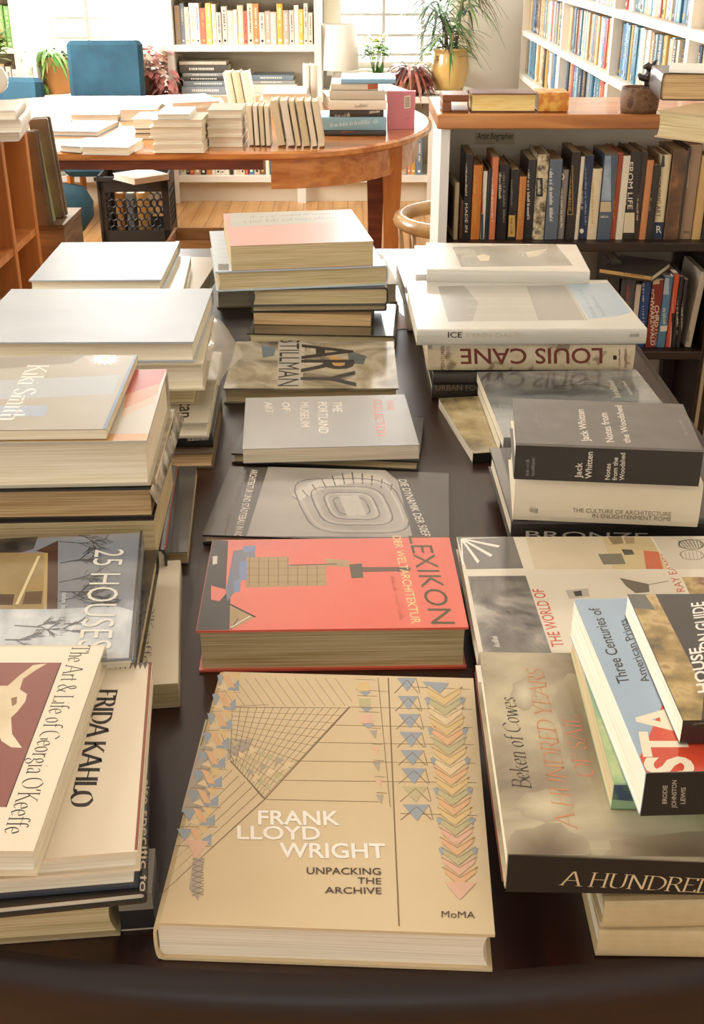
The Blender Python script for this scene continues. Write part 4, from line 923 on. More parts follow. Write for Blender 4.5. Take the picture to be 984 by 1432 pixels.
# lower shelf
LOW = [(846, 862, 366, '#3a342e', 'dark', 0), (864, 871, 380, '#4a4a4c', 'charcoal', 0), (871, 884, 386, '#57575a', 'grey red lettered', 'R'), (885, 892, 398, '#e4d6c2', 'white and pink', 0), (893, 906, 394, '#1f4a86', 'royal blue', 'B'), (907, 922, 391, '#8f2f22', 'dark red', 'C'), (923, 935, 387, '#5a86a8', 'pale blue pictorial', 'D'), (936, 943, 384, '#d8583a', 'red and white', 'W'), (944, 950, 387, '#24211f', 'black', 's'), (951, 956, 391, '#2d2a28', 'thin black', 's')]
GL = 'books on the lower shelf of the wood topped bookcase'
for i, (u0, u1, vt, col, cn, det) in enumerate(LOW):
    x0, x1 = at_y(u0, 440, ysp).x, at_y(u1+0.6, 440, ysp).x; h = at_y((u0+u1)/2, vt, ysp).z - zS2 - 0.0008
    bk = upright(x0, ysp, zS2+0.0008, 0.16, h, x1-x0-0.0008, M(col, 0.38, 0.2), '-y', PGD, hard=(i % 2 == 0))
    uc = lambda f: u0+(u1-u0)*f
    if det == 'R': bk.scribble('S', (uc(.3), 398), (uc(.3), 450), (uc(.75), 398), M('#b5543c', .5), 2)
    if det == 'B': bk.scribble('S', (uc(.4), 396), (uc(.4), 470), (uc(.6), 396), CRM, 3)
    if det == 'C':
        bk.text('S', 'SCHWARZWALD', (uc(.12), 404), (uc(.16), 483), (uc(.5), 404), CRM, 0.015); bk.text('S', 'CHRISTIAN', (uc(.55), 427), (uc(.6), 483), (uc(.95), 427), CRM, 0.015)
        bk.poly('S', [(u0, 391), (u1, 391), (u1, 397), (u0, 398)], M('#d8c8a8', .5))
    if det == 'D': bk.poly('S', [(u0, 389), (u1, 389), (u1, 412), (u0, 412)], M('#b9c8d6', .5)); bk.scribble('S', (uc(.3), 430), (uc(.3), 455), (uc(.7), 430), CRM, 6); bk.poly('S', [(u0, 456), (u1, 455), (u1, 463), (u0, 464)], CRM)
    if det == 'W': bk.poly('S', [(u0, 388), (uc(.35), 388), (uc(.35), 486), (u0, 486)], CRM); bk.poly('S', [(uc(.4), 438), (u1, 438), (u1, 475), (uc(.4), 475)], INK)
    if det == 's': bk.scribble('S', (uc(.3), 400), (uc(.3), 470), (uc(.65), 400), CRM, i)
    bk.done('shelved_book', '%s book, %s from the left, lower shelf of wood topped bookcase' % (cn, ORD[i]), GL)
x0 = at_y(958, 480, ysp).x
bk = upright(x0, ysp, zS2+0.0025, 0.17, 0.205, 0.016, M('#c9bda6', 0.5), '-y', PGD, False, 4.5); bk.scribble('S', (966, 400), (962, 440), (970, 400), INK, 3); bk.scribble('S', (961, 462), (959, 478), (966, 462), INK, 4)
bk.done('shelved_book', 'tall grey beige paperback leaning right at the right end of the lower shelf', GL)
zl = max(at_y((u0+u1)/2, vt, ysp).z for u0, u1, vt, *_ in LOW[1:4])
b = flat(zl+0.020, 0.018, M('#3a342c', 0.4), 'F', PG, True, nl=(838, 376), nr=(911, 386), d=0.17)
b.mb.mats[0] = M('#3a342c', 0.4)
b.poly('S', [(838, 376), (912, 387), (912, 392), (838, 381)], M('#cfa866', 0.5)); b.scribble('S', (872, 384), (902, 388), (872, 381), INK, 5)
b.done('lying_book', 'tan spined dark book lying on top of the lower shelf row', GL)

# on top of the bookcase
zT = zt+0.0345
GTOP = 'things on top of the wood topped bookcase'
YP = at_z(897, 160, zT).y + 0.045
pot_x = at_y(897, 150, YP-0.03)
pt = thing('plant_pot', 'brown speckled round clay pot on the bookcase top', 'pot', (pot_x.x, YP, zT))
rp = 26*2.85/1600
SPK = MN('speckled_clay', [(0.40, '#6a4a30'), (0.56, '#7d5c3e'), (0.66, '#4a2e1e')], scale=45, rough=0.6)
m = MB(); m.lathe([(rp*0.93, 0), (rp, 0.012), (rp*1.02, 0.03), (rp, 0.05), (rp*0.97, 0.058), (rp*0.86, 0.058), (rp*0.84, 0.045)], SPK, n=36); m.build('body', pt)
m = MB(); m.lathe([(rp*0.83, 0.042), (rp*0.83, 0.047)], M('#3c2a1e', 0.9), n=30); m.build('soil', pt)
fg = thing('figurine', 'small dark carved figurine standing in the speckled pot', 'figurine', (pot_x.x+0.012, YP-0.015, zT+0.0475))
DK = M('#2e2018', 0.3, 0.4)
m = MB()
m.tube([(0, 0, 0), (0.004, 0, 0.018), (-0.004, 0, 0.034), (0.004, 0, 0.05), (0.006, 0, 0.062)], [0.016, 0.013, 0.012, 0.009, 0.004], DK, n=12)
m.tube([(0.004, 0, 0.05), (-0.006, -0.002, 0.060), (-0.016, -0.004, 0.056)], [0.010, 0.009, 0.004], DK, n=10)
m.tube([(0.004, 0, 0.056), (0.012, 0, 0.068), (0.016, 0, 0.073)], [0.006, 0.004, 0.002], DK, n=8)
m.tube([(-0.004, -0.004, 0.03), (-0.020, -0.006, 0.034), (-0.026, -0.006, 0.042)], [0.008, 0.007, 0.004], DK, n=8)
m.tube([(0.008, -0.004, 0.01), (-0.012, -0.010, 0.008), (-0.020, -0.010, 0.0)], [0.008, 0.006, 0.004], DK, n=8)
m.build('body', fg)
b = flat(zT+0.055, 0.0545, M('#b8a078', 0.6), 'R', PGD, True, nl=(919, 154), nr=(1010, 164), d=0.20); b.done('lying_book', 'thick tan book lying beside the speckled pot on the bookcase top', GTOP)
b = flat(zT+0.113, 0.0575, M('#3a2a22', 0.4, 0.3), 'L', PGT, True, nl=(926, 102), nr=(1030, 103), d=0.18); b.done('lying_book', 'thick dark bound book with tan page edges, on top of the thick tan book', GTOP)
b = flat(zT+0.122, 0.0085, M('#efece4', 0.4), 'F', PGW, False, nl=(936, 96), nr=(1020, 98), d=0.14); b.done('lying_book', 'thin white booklet topping the pile at the right edge of the bookcase', GTOP)
# backlit yellow volumes and the wooden frame behind them
yy = at_z(700, 157, zT).y
YEL = MN('yellowed_backlit_pages', [(0.3, '#dcb65c'), (0.7, '#f2dfa0')], scale=10, rough=0.7, stretch=(2, 2, 60));  # yellowed paper, its tone lightened to imitate sun shining through
a, c_ = at_y(658, 157, yy), at_y(749, 157, yy); hh = at_y(700, 131, yy).z - zT
Mx = Matrix(((0, -1, 0, c_.x), (1, 0, 0, yy), (0, 0, 1, zT+0.0004), (0, 0, 0, 1)))
b = Book(Mx, 0.10, c_.x-a.x, hh, M('#5a3626', 0.5), YEL, True)
Mx = Matrix(((0, 1, 0, a.x), (-1, 0, 0, yy+0.10), (0, 0, 1, zT+0.0004), (0, 0, 0, 1)))
b = Book(Mx, 0.10, c_.x-a.x, hh, M('#6a3f2c', 0.5), YEL, True); b.done('lying_book', 'thick book with glowing yellow page edges on the bookcase top', GTOP)
a, c_ = at_y(752, 157, yy), at_y(794, 157, yy); hh = at_y(770, 130, yy).z - zT
Mx = Matrix(((0, -1, 0, c_.x), (1, 0, 0, yy), (0, 0, 1, zT+0.0004), (0, 0, 0, 1)))
b = Book(Mx, 0.09, c_.x-a.x, hh, MN('orange_marbled', [(0.4, '#c8782c'), (0.6, '#e0b050')], scale=60, rough=0.5), PG, True); b.done('lying_book', 'small orange patterned book beside the yellow edged one', GTOP)
a, c_ = at_y(618, 157, yy), at_y(655, 157, yy); hz_ = at_y(636, 133, yy).z - zT
fr = thing('wooden_bookend', 'small brown wooden bookend frame at the left end of the bookcase top', 'bookend', (a.x, yy, zT+0.0004))
m = MB(); wd = c_.x-a.x; BW = MN('bookend_wood', [(0.3, '#6a3c20'), (0.7, '#94592f')], scale=4, rough=0.4, stretch=(3, 3, 3))
m.bbox(0, 0.022, 0, 0.09, 0, hz_-0.0165, BW, 0.002); m.build('post', fr); m = MB(); m.bbox(0, wd, 0, 0.09, hz_-0.016, hz_, BW, 0.002); m.build('rail', fr)
m = MB(); m.bbox(0.0225, wd, 0.0, 0.09, 0, 0.005, BW, 0.001); m.build('base', fr)

# unseen lamp above the frame, added as warm fill over the display table
cl = thing('ceiling_fill_lamp', 'unseen round ceiling lamp, added as fill light above the display table', 'lamp', (0.15, 1.7, 2.62))
m = MB(); m.lathe([(0.17, 0.05), (0.17, 0.079), (0.16, 0.0795)], M('#d8d4cc', 0.4), n=32); m.build('base', cl)
dif = bpy.data.materials.new('fill_lamp_diffuser'); dif.use_nodes = True
dif.node_tree.nodes['Principled BSDF'].inputs['Emission Color'].default_value = (1, 0.90, 0.76, 1); dif.node_tree.nodes['Principled BSDF'].inputs['Emission Strength'].default_value = 5.0
m = MB(); m.lathe([(0.02, 0), (0.11, 0.012), (0.155, 0.035), (0.16, 0.049)], dif, n=32); m.build('diffuser', cl)

# ================================================================== DISPLAY TABLE
T0 = 0.75
dt = thing('display_table', 'dark reddish brown wooden table covered with stacks of art books in front', 'table', (0, 1.65, 0))
HWT = 0.53
out_ = [(-HWT+2*HWT*i/24, 0.562+0.34*(-HWT+2*HWT*i/24)**2) for i in range(25)] + [(HWT, 2.70), (HWT-0.04, 2.74), (-HWT+0.04, 2.74), (-HWT, 2.70)]
n = len(out_); cx, cy = 0, 1.6
def shr(p, d): return (p[0]-d*(1 if p[0] > 0.5 else -1 if p[0] < -0.5 else 0), p[1]+(d if p[1] < 1 else -d if p[1] > 2.6 else 0)-1.65)
rings = [(0.004, T0-0.095), (0.002, T0-0.060), (0.001, T0-0.040), (0.0, T0-0.024), (0.002, T0-0.012), (0.007, T0-0.004), (0.014, T0-0.001), (0.020, T0)]
m = MB(); vs = [(*shr(p, d), z) for d, z in rings for p in out_]
fs = [tuple(range(n-1, -1, -1)), tuple(range((len(rings)-1)*n, len(rings)*n))]
m.add(vs, fs, WOOD_TABLE)
m.add(vs, [(k*n+i, k*n+(i+1) % n, k*n+n+(i+1) % n, k*n+n+i) for k in range(len(rings)-1) for i in range(n)], MN('dark_table_edge_wood', [(0.3, '#140703'), (0.7, '#2a1208')], scale=3, rough=0.5, coat=0.05, stretch=(1.2, 14, 14)), True); m.build('tabletop', dt)
m = MB()
for x0, x1, y0, y1 in ((-0.44, 0.44, 0.70, 0.725), (-0.44, 0.44, 2.62, 2.645), (-0.465, -0.441, 0.70, 2.645), (0.441, 0.465, 0.70, 2.645)): m.box(x0, x1, y0-1.65, y1-1.65, T0-0.18, T0-0.0955, WOOD_TABLE)
m.build('apron', dt)
for x in (-0.43, 0.43):
    for y in (0.74, 2.60):
        m = MB(); m.lathe([(0.022, 0), (0.028, 0.1), (0.036, 0.45), (0.026, 0.5), (0.034, 0.53), (0.034, T0-0.1805)], WOOD_TABLE, n=20, c=(x, y-1.65, 0)); m.build('leg', dt)

# ------------------------------------------------------------------ cover printing inks
BK = M('#221d1a', 0.5); WH = M('#f2ede2', 0.5); GY = M('#8d8a84', 0.45)
GC, GLf, GRt = 'art books lying in the centre rows of the display table', 'art books in the left stacks of the display table', 'art books in the right stacks of the display table'

# ---- centre 1: tan hardcover with stained glass pattern
TAN = MN('tan_printed_board', [(0.3, '#cdb68c'), (0.7, '#d8c39c')], scale=4, rough=0.42, coat=0.12)
b = flat(0.787, 0.0365, TAN, 'L', PGW, True, nl=(212, 1290), nr=(692, 1307), fr=(643, 948))
cX = lambda x, y: (190 + x/1.857, 920 + y/1.857)
LN = M('#7a6648', 0.5); BL = M('#959ea4', 0.5); OR = M('#dbae80', 0.5); YL = M('#d8ba80', 0.5); PR = M('#ab9f8e', 0.5); GN = M('#bbb084', 0.5); PKc = M('#dab094', 0.5); LT = M('#dcc498', 0.5)
def P_(pts, mt, lift=None): b.poly('T', [cX(*p) for p in pts], mt)
def L_(p, q, mt=LN, wd=0.0006, lift=None): b.line('T', cX(*p), cX(*q), mt, wd)
L1, L2, L3, L4, L5 = 0.00006, 0.00009, 0.00012, 0.00015, 0.00018
P_([(135, 230), (200, 215), (190, 400), (105, 400)], PR, L1); P_([(240, 210), (305, 212), (290, 240), (235, 268)], PR, L1); P_([(165, 160), (185, 160), (165, 235), (140, 240)], GN, L1)
for i in range(13): L_((205+26*i, 53), (205+26*i+min(52, 560-205-26*i), 53+72*min(1, (355-26*i)/52)), LN, 0.0004)   # hatching at the top
L_((165, 128), (550, 130), LN, 0.0006)
A_, B_, C_, D_ = (250, 128), (550, 130), (330, 365), (245, 265)          # hatched shield
for i in range(15):
    f = i/14
    L_((A_[0]+(B_[0]-A_[0])*f, A_[1]+(B_[1]-A_[1])*f), (D_[0]+(C_[0]-D_[0])*f, D_[1]+(C_[1]-D_[1])*f), LN, 0.0005, L2)
for i in range(13):
    f = i/12
    L_((A_[0]+(D_[0]-A_[0])*f, A_[1]+(D_[1]-A_[1])*f), (B_[0]+(C_[0]-B_[0])*f, B_[1]+(C_[1]-B_[1])*f), LN, 0.0005, L2)
for i in range(7):
    for j in range(3):
        f, g = i/7, 0.62+j*0.13
        def qd(f, g):
            a = (A_[0]+(B_[0]-A_[0])*f, A_[1]+(B_[1]-A_[1])*f); d = (D_[0]+(C_[0]-D_[0])*f, D_[1]+(C_[1]-D_[1])*f)
            return (a[0]+(d[0]-a[0])*g, a[1]+(d[1]-a[1])*g)
        P_([qd(f, g), qd(f+0.12, g), qd(f+0.06, g+0.1)], [GN, PR, LT, GN][(i+j) % 4], L1)
L_((555, 128), (335, 366), LN, 0.0012, L2); L_((245, 268), (335, 366), LN, 0.001, L2)
for k in range(10):                                                      # raking lines running down to the spine
    x0, y0 = 180+155*k/9, 232+134*k/9; t = 0
    while x0-0.95*t > 166-125*(y0+0.85*t-45)/645 and t < 400: t += 4
    L_((x0, y0), (x0-0.95*t, y0+0.85*t), LN, 0.0006)
L_((340, 362), (48, 618), LN, 0.0012, L2); L_((160, 130), (255, 270), LN, 0.0007, L2); L_((165, 128), (345, 122), LN, 0.0006, L2)
L_((655, 52), (683, 697), LN, 0.0011, L2)
for x0, y0, x1 in ((550, 128, 872), (505, 175, 874), (460, 220, 878), (410, 268, 882), (370, 318, 884), (338, 368, 630), (686, 404, 886), (570, 82, 655), (720, 76, 868)): L_((x0, y0), (x1, y0+6), LN, 0.0006, L2)
for k in range(9):                                                       # left totem
    x, y = 238-10.5*k, 62+50*k; s = 1.0+0.05*k
    P_([(x-34*s, y-18), (x-6, y-18), (x-20*s, y+14)], BL, L3); P_([(x+30*s, y-6), (x+30*s, y+24), (x-2, y+22)], BL, L3)
    P_([(x-16, y-22), (x+4, y-16), (x+20, y+16), (x+2, y+14)], OR, L4); P_([(x+6, y-24), (x+34, y-22), (x+24, y-2)], YL, L3)
    P_([(x-28, y+16), (x-8, y+4), (x+2, y+24)], LT, L4); L_((x-36*s, y+26), (x+34*s, y+28), LN, 0.0005, L5)
P_([(130, 472), (190, 476), (155, 525)], PKc, L4); P_([(150, 520), (178, 520), (162, 632), (138, 600)], PR, L1)
for k in range(7): L_((146, 522+14*k), (176, 532+14*k), LN, 0.0006, L2); L_((176, 522+14*k), (146, 534+14*k), LN, 0.0006, L2)
for k in range(8):                                                       # narrow column
    y = 62+42*k; x = 600+4*k
    if k < 3: P_([(x-25, y+2), (x+5, y+2), (x+5, y+24), (x-25, y+24)], [YL, GN, PKc][k], L3); P_([(x-20, y+26), (x+10, y+26), (x-5, y+38)], BL, L3)
    else: P_([(x-6, y), (x+14, y), (x+10, y+24)], [PKc, PR][k % 2], L3)
    L_((x+28, y-10), (x+32, y+32), LN, 0.0005, L2); L_((x-30 if k < 3 else x-4, y-6), (x+24, y-4), LN, 0.0005, L2)
for k in range(8):                                                       # blue triangles
    x, y = 702+3.6*k, 52+47*k; s = 25+1.3*k; P_([(x-s, y), (x+s, y+1), (x+2, y+36+k)], BL if k != 6 else GN, L3)
    L_((x-s-6, y+40), (x+2, y+6), LN, 0.0006, L4); L_((x+s+6, y+40), (x+2, y+6), LN, 0.0006, L4); L_((x+s, y+1), (x+s+10, y+40), LN, 0.0005, L2)
P_([(745, 62), (812, 66), (780, 104)], BL, L3)
cols = [YL, GN, LT, YL, OR, GN, YL, LT, OR, YL, GN, OR, YL, GN, PKc, OR, GN, PKc, OR]
for k in range(19):                                                      # chevrons
    y = 72+26*k; x = 800+2.3*k; s = 42-0.2*k if k < 15 else 40; mt = cols[k]
    P_([(x-s, y), (x-s, y+20), (x, y+52), (x, y+30)], mt, L3); P_([(x+s, y), (x+s, y+20), (x, y+52), (x, y+30)], mt, L3)
    L_((x-s-6, y+4), (x, y+32), LN, 0.0006, L4); L_((x+s+6, y+4), (x, y+32), LN, 0.0006, L4)
    if k % 3 == 1: P_([(x-s-12, y+6), (x-s+6, y+10), (x-s-4, y+26)], BL, L5); P_([(x+s+12, y+6), (x+s-6, y+10), (x+s+4, y+26)], BL, L5)
P_([(800, 582), (884, 584), (840, 630)], PKc, L4)
for t, x0, x1, y0, y1, mt, bo in (('FRANK', 317, 531, 433, 396, WH, .018), ('LLOYD', 263, 480, 471, 436, WH, .018), ('WRIGHT', 372, 650, 519, 480, WH, .018),
                              ('UNPACKING', 443, 636, 562, 544, BK, .01), ('THE', 575, 637, 587, 570, BK, .01), ('ARCHIVE', 490, 638, 612, 595, BK, .01), ('MoMA', 793, 880, 675, 657, BK, 0.0)):
    b.text('T', t, cX(x0, y0), cX(x1, y0+2), cX(x0, y1), mt if mt is WH else M('#4a3c2e', .5), bo)
b.done('hardcover_book', 'tan hardcover with coloured triangle and chevron pattern, nearest on the display table', GC)

# ---- centre 2: thick red architecture lexicon
RED_ = MN('red_jacket', [(0.3, '#dc5a46'), (0.7, '#e46e58')], scale=3, rough=0.22, coat=0.6)
b = flat(0.80, 0.0495, RED_, 'B', PGD, True, nl=(274, 882), nr=(655, 877), fl=(283, 752))
cX = lambda x, y: (250 + x/2.288, 620 + y/2.288)
DKG = M('#2b2825', .3, .3); TN = M('#a98e5e', .3, .4); BLU = M('#7086b0', .3, .4)
P_([(70, 308), (158, 312), (150, 470), (165, 500), (160, 608), (40, 610)], DKG); P_([(103, 455), (160, 470), (130, 505), (103, 500)], RED_)
P_([(175, 345), (240, 330), (245, 365), (175, 480), (155, 505), (150, 470)], M('#6f7486', .3, .4)); P_([(215, 365), (350, 362), (350, 388), (470, 388), (472, 455), (215, 462)], TN)
P_([(193, 378), (218, 374), (218, 436), (193, 438)], BLU); P_([(176, 440), (198, 434), (196, 474), (176, 478)], BLU); P_([(205, 330), (245, 326), (246, 345), (205, 348)], BLU)
P_([(163, 515), (245, 556), (163, 606)], TN); b.line('T', cX(163, 515), cX(245, 556), BK, 0.002); b.line('T', cX(190, 560), cX(163, 606), BK, 0.001); b.line('T', cX(228, 552), cX(165, 590), WH, 0.001)
for k in range(8): b.line('T', cX(225+31*k, 392 if k > 4 else 366), cX(225+31*k, 455), M('#7a6238', .3), 0.0008)
for k in range(4): b.line('T', cX(215, 378+22*k), cX(350 if k < 1 else 470, 377+22*k), M('#7a6238', .3), 0.0008)
P_([(470, 368), (545, 376), (548, 396), (470, 392)], TN); P_([(545, 388), (585, 384), (590, 430), (552, 432)], M('#5a5038', .3)); P_([(585, 396), (740, 396), (740, 408), (590, 412)], M('#6a4c3a', .3)); P_([(700, 396), (745, 402), (700, 412)], M('#4a4038', .3))
b.line('T', cX(355, 390), cX(505, 386), BK, 0.0016); P_([(108, 362), (124, 360), (122, 386), (108, 388)], M('#d8d2c4', .3))
b.text('T', 'LEXIKON', cX(733, 296), cX(808, 578), cX(803, 296), M('#5a4a2c', .3), 0.0); b.text('T', 'DER WELTARCHITEKTUR', cX(683, 296), cX(745, 577), cX(710, 296), M('#e8cf8e', .3), 0.01)
b.scribble('T', cX(676, 425), cX(708, 572), cX(690, 425), M('#b8482e', .3), 3)
b.done('hardcover_book', 'thick red jacketed hardcover with dark band and tan tower drawing, second in the centre', GC)

# ---- centre 3: grey architecture book with stairwell photo
GJ = MN('grey_photo_jacket', [(0.3, '#37332f'), (0.7, '#4a453f')], scale=4, rough=0.28, coat=0.35)
b = flat(0.763, 0.0125, GJ, 'B', PG, True, fl=(322, 651), fr=(627, 660), d=0.205)
LG1 = MN('stairwell_photo', [(0.35, '#918d85'), (0.65, '#b0aca2')], scale=10, rough=0.28, coat=0.35)
P_([(287, 72), (660, 84), (700, 120), (748, 300), (215, 300)], LG1)
def ringp(cx, cy, rx, ry, sk, mt, wd=0.002, n=22, p=4):
    pts = []
    for i in range(n+1):
        a = 2*math.pi*i/n; c, s = math.cos(a), math.sin(a)
        x = rx*math.copysign(abs(c)**(2/p), c); y = ry*math.copysign(abs(s)**(2/p), s)
        pts.append((cx+x+sk*y, cy+y))
    l = b.lift()
    for a, q in zip(pts, pts[1:]): b.line('T', cX(*a), cX(*q), mt, wd, l)
W2_ = M('#c9c4b8', .25, .5); D2_ = M('#5a554e', .25, .5)
P_([(360, 165), (430, 120), (560, 95), (640, 98), (690, 140), (640, 125), (560, 125), (450, 145), (385, 185)], W2_)
for i in range(11):
    f = i/10; b.line('T', cX(362+320*f, 168-75*math.sin(f*2.6)), cX(385+290*f, 186-58*math.sin(f*2.6)), D2_, 0.002)
for rx, ry, mt in ((165, 88, D2_), (150, 80, W2_), (118, 62, D2_), (108, 56, W2_), (80, 44, D2_), (72, 38, W2_), (52, 28, D2_)): ringp(553, 200, rx, ry, 0.45, mt, 0.0022)
P_([(510, 168), (572, 164), (602, 230), (540, 236)], M('#b9b5aa', .25, .5))
b.text('T', 'ARCHITEKTUR UND STÄDTEBAU IN KÖLN', cX(232, 84), cX(170, 318), cX(254, 84), WH, 0.012); b.text('T', 'DIE DYNAMIK DER 50ER', cX(702, 116), cX(780, 300), cX(728, 116), WH, 0.014)
b.scribble('T', cX(208, 84), cX(180, 185), cX(222, 84), GY, 4); b.scribble('T', cX(160, 220), cX(142, 300), cX(172, 220), GY, 5)
b.done('hardcover_book', 'thin grey book with a curved white stairwell photo behind the red book', GC)

# ---- centre 4: museum collection paperback on a dark book
b = flat(0.766, 0.0155, '#35312d' and M('#38332e', .35, .3), 'B', PGD, True, nr=(585, 645), fr=(593, 584), w=0.262); b.done('hardcover_book', 'dark hardcover underneath the pale grey museum paperback', GC)
PJ = MN('pale_grey_cover', [(0.3, '#8f918f'), (0.7, '#a09f99')], scale=3, rough=0.25, coat=0.4)
b = flat(0.788, 0.0215, PJ, 'B', PG, False, nl=(339, 628), nr=(586, 622), fl=(342, 556))
cX = lambda x, y: (270 + x/2.523, 280 + y/2.523)
for t, x, x2, y0, y1 in (('THE', 490, 524, 710, 748), ('PORTLAND', 440, 474, 712, 822), ('MUSEUM', 376, 408, 712, 800), ('OF', 313, 340, 712, 744), ('ART', 251, 280, 712, 752)):
    b.text('T', t, cX(x, y0), cX(x+3, y1), cX(x2, y0), WH, 0.01)
b.text('T', 'THE', cX(680, 706), cX(686, 742), cX(706, 706), M('#d8806a', .4), 0.005); b.text('T', 'COLLECTION', cX(634, 704), cX(648, 832), cX(666, 704), M('#d8806a', .4), 0.005)
b.done('paperback_book', 'pale grey paperback with white and pink sideways capitals, third row in the centre', GC)

# ---- centre 5: glossy jacket with big black letters
CAMO = MN('mottled_painting', [(0.30, '#4a453c'), (0.42, '#8d8370'), (0.52, '#c4bba5'), (0.62, '#9c9078'), (0.75, '#b39a5c')], scale=9, rough=0.12, coat=0.8, stretch=(1, 1, 1), dist=0.8)
b = flat(0.776, 0.0255, CAMO, 'B', PGD, True, nl=(312, 543), nr=(557, 543), fl=(331, 476))
b.poly('T', [cX(300, 498), cX(395, 504), cX(385, 655), cX(295, 652)], M('#b9b4a8', .15, .6))
b.poly('T', [cX(240, 512), cX(290, 520), cX(286, 548), cX(246, 556)], M('#5f7486', .15, .6)); b.poly('T', [cX(480, 548), cX(530, 560), cX(535, 590), cX(490, 598)], M('#c99a4a', .15, .6)); b.poly('T', [cX(545, 530), cX(612, 550), cX(600, 580), cX(550, 575)], M('#4c5f68', .15, .6))
b.text('T', 'ARY', cX(388, 508), cX(384, 658), cX(566, 508), BK, 0.02); b.text('T', 'STILLMAN', cX(308, 490), cX(298, 656), cX(378, 490), BK, 0.02)
b.done('hardcover_book', 'glossy mottled book with large black sideways letters in the middle of the table', GC)

# ---- centre 6: four dark books
DB = M('#2c2824', .25, .5)
b = flat(0.775, 0.0245, MN('dark_jacket', [(0.35, '#2f2b27'), (0.7, '#57503f')], scale=14, rough=0.15, coat=0.8), 'R', PGD, True, nl=(345, 466), nr=(554, 470), d=0.20); b.done('hardcover_book', 'dark jacketed hardcover at the bottom of the four book centre stack', GC)
b = flat(0.798, 0.0225, M('#8a6f48', .5), 'R', PGT, False, nl=(354, 437), nr=(519, 440), d=0.14); b.done('paperback_book', 'tan edged paperback, second from the bottom of the four book centre stack', GC)
b = flat(0.812, 0.0135, DB, 'R', PGD, True, nl=(351, 427), nr=(541, 425), d=0.15); b.done('hardcover_book', 'thin black hardcover, third in the four book centre stack', GC)
b = flat(0.845, 0.0325, M('#332d28', .25, .5), 'R', PGD, True, nl=(351, 404), nr=(543, 402), d=0.20); b.done('hardcover_book', 'thick dark hardcover topping the four book centre stack', GC)

# ---- centre 7: pink topped pile at the back
b = flat(0.79, 0.0395, M('#bfae8a', .5), 'B', PG, True, nl=(302, 404), nr=(556, 397), d=0.25); b.done('hardcover_book', 'tan book at the bottom of the pink topped pile', GC)
b = flat(0.882, 0.0365, M('#b9c8d2', .35, .3), 'R', PGD, True, nl=(301, 380), nr=(543, 371), fl=(303, 323))
for k in range(12):
    f = k/12; b.poly('T', [(303+240*f+2, 369-7*f), (303+240*(f+.07), 369-7*f), (303+240*(f+.07), 378-8*f), (303+240*f+2, 378-8*f)], M(['#3a3a3c', '#4a4f58', '#2f2c2a'][k % 3], .3, .4))
for k in range(7): b.line('T', (305, 330+6*k), (320, 330+6*k), M('#8fa0ae', .4), 0.002, 0.0002)
b.done('hardcover_book', 'pale blue book with a dark chequered near edge under the pink topped book', GC)
b = flat(0.927, 0.0445, M('#c99489', .35, .15), 'B', PGD, False, nl=(322, 344), nr=(522, 337), fl=(325, 298))
b.poly('T', [(322, 296), (512, 291), (516, 308), (321, 318)], M('#a8a99f', .35, .15)); b.scribble('T', (340, 312), (500, 304), (339, 308), M('#8b8e87', .4), 4); b.scribble('T', (350, 305), (490, 298), (350, 302), M('#8b8e87', .4), 5)
b.done('paperback_book', 'thick paperback with pale pink cover on the far pile in the centre', GC)
# leaflet
fl_ = rect(T0+0.0012, nl=(537, 462), nr=(582, 458), fl=(540, 418))
m = MB(); o, ex, ey, wd, dd = fl_
def quad(p, q, r, s, z, mt):
    m.add([(o + ex*wd*a + ey*dd*c_).to_2d().to_tuple() + (z,) for a, c_ in (p, q, r, s)], [(0, 1, 2, 3)], mt)
def slab(z0, z1, mt):
    c4 = [(o + ex*wd*a + ey*dd*c_) for a, c_ in ((0, 0), (1, 0), (1, 1), (0, 1))]; m.prism([(p.x, p.y) for p in c4], 2, z0, z1, mt)
slab(T0+0.0004, T0+0.0012, M('#efe9dc', .5)); quad((0, .02), (1, .02), (1, .4), (0, .4), T0+0.0014, M('#dfa48c', .5))
for k in range(5): quad((.12, .55+.07*k), (.7, .55+.07*k), (.7, .58+.07*k), (.12, .58+.07*k), T0+0.0014, M('#8f8a84', .5))
lf = m.build('leaflet'); tag(lf, 'white and pink printed leaflet lying flat on the table behind the dark stack', 'leaflet')

# ================================================================== LEFT STACKS
# front left stack, bottom up
CRJ = MN('cream_jacket', [(0.3, '#e3d6bb'), (0.7, '#ece1c9')], scale=3, rough=0.25, coat=0.4)
o_, ex_, ey_, w_, d_ = rect(0.787, nr=(208, 1250), w=0.26, d=0.30, yaw=5.5)
b = flat(0.787, 0.0365, M('#a89878', .45, .2), 'L', PGD, True, nr=(162, 1257), w=0.235, d=0.25, yaw=5.5)
r = b.done('hardcover_book', 'thick beige edged book at the bottom of the front left stack', GLf)
m = MB(); W_, H_, t_ = b.w, b.h, b.t; x0 = W_/2+0.0004
for z0, z1, mt in ((0, 0.0016, M('#b9ad96', .3, .4)), (0.0017, 0.020, M('#2a2725', .2, .6)), (0.0201, 0.0360, M('#8d857a', .2, .6))): m.box(x0, x0+0.025, -H_/2+0.004, -H_/2+0.05, z0, z1, mt)
m.build('jacket_flap', r)
b = flat(0.799, 0.0115, M('#262220', .35, .3), 'R', PG, True, nr=(205, 1246), fr=(213, 960), w=0.24)
b.text('T', 'site specific fonta', (200, 1090), (194, 1290), (210, 1090), M('#d8cdb8', .5), 0.01)
b.done('hardcover_book', 'black book with white sideways lettering along its right edge in the front left stack', GLf)
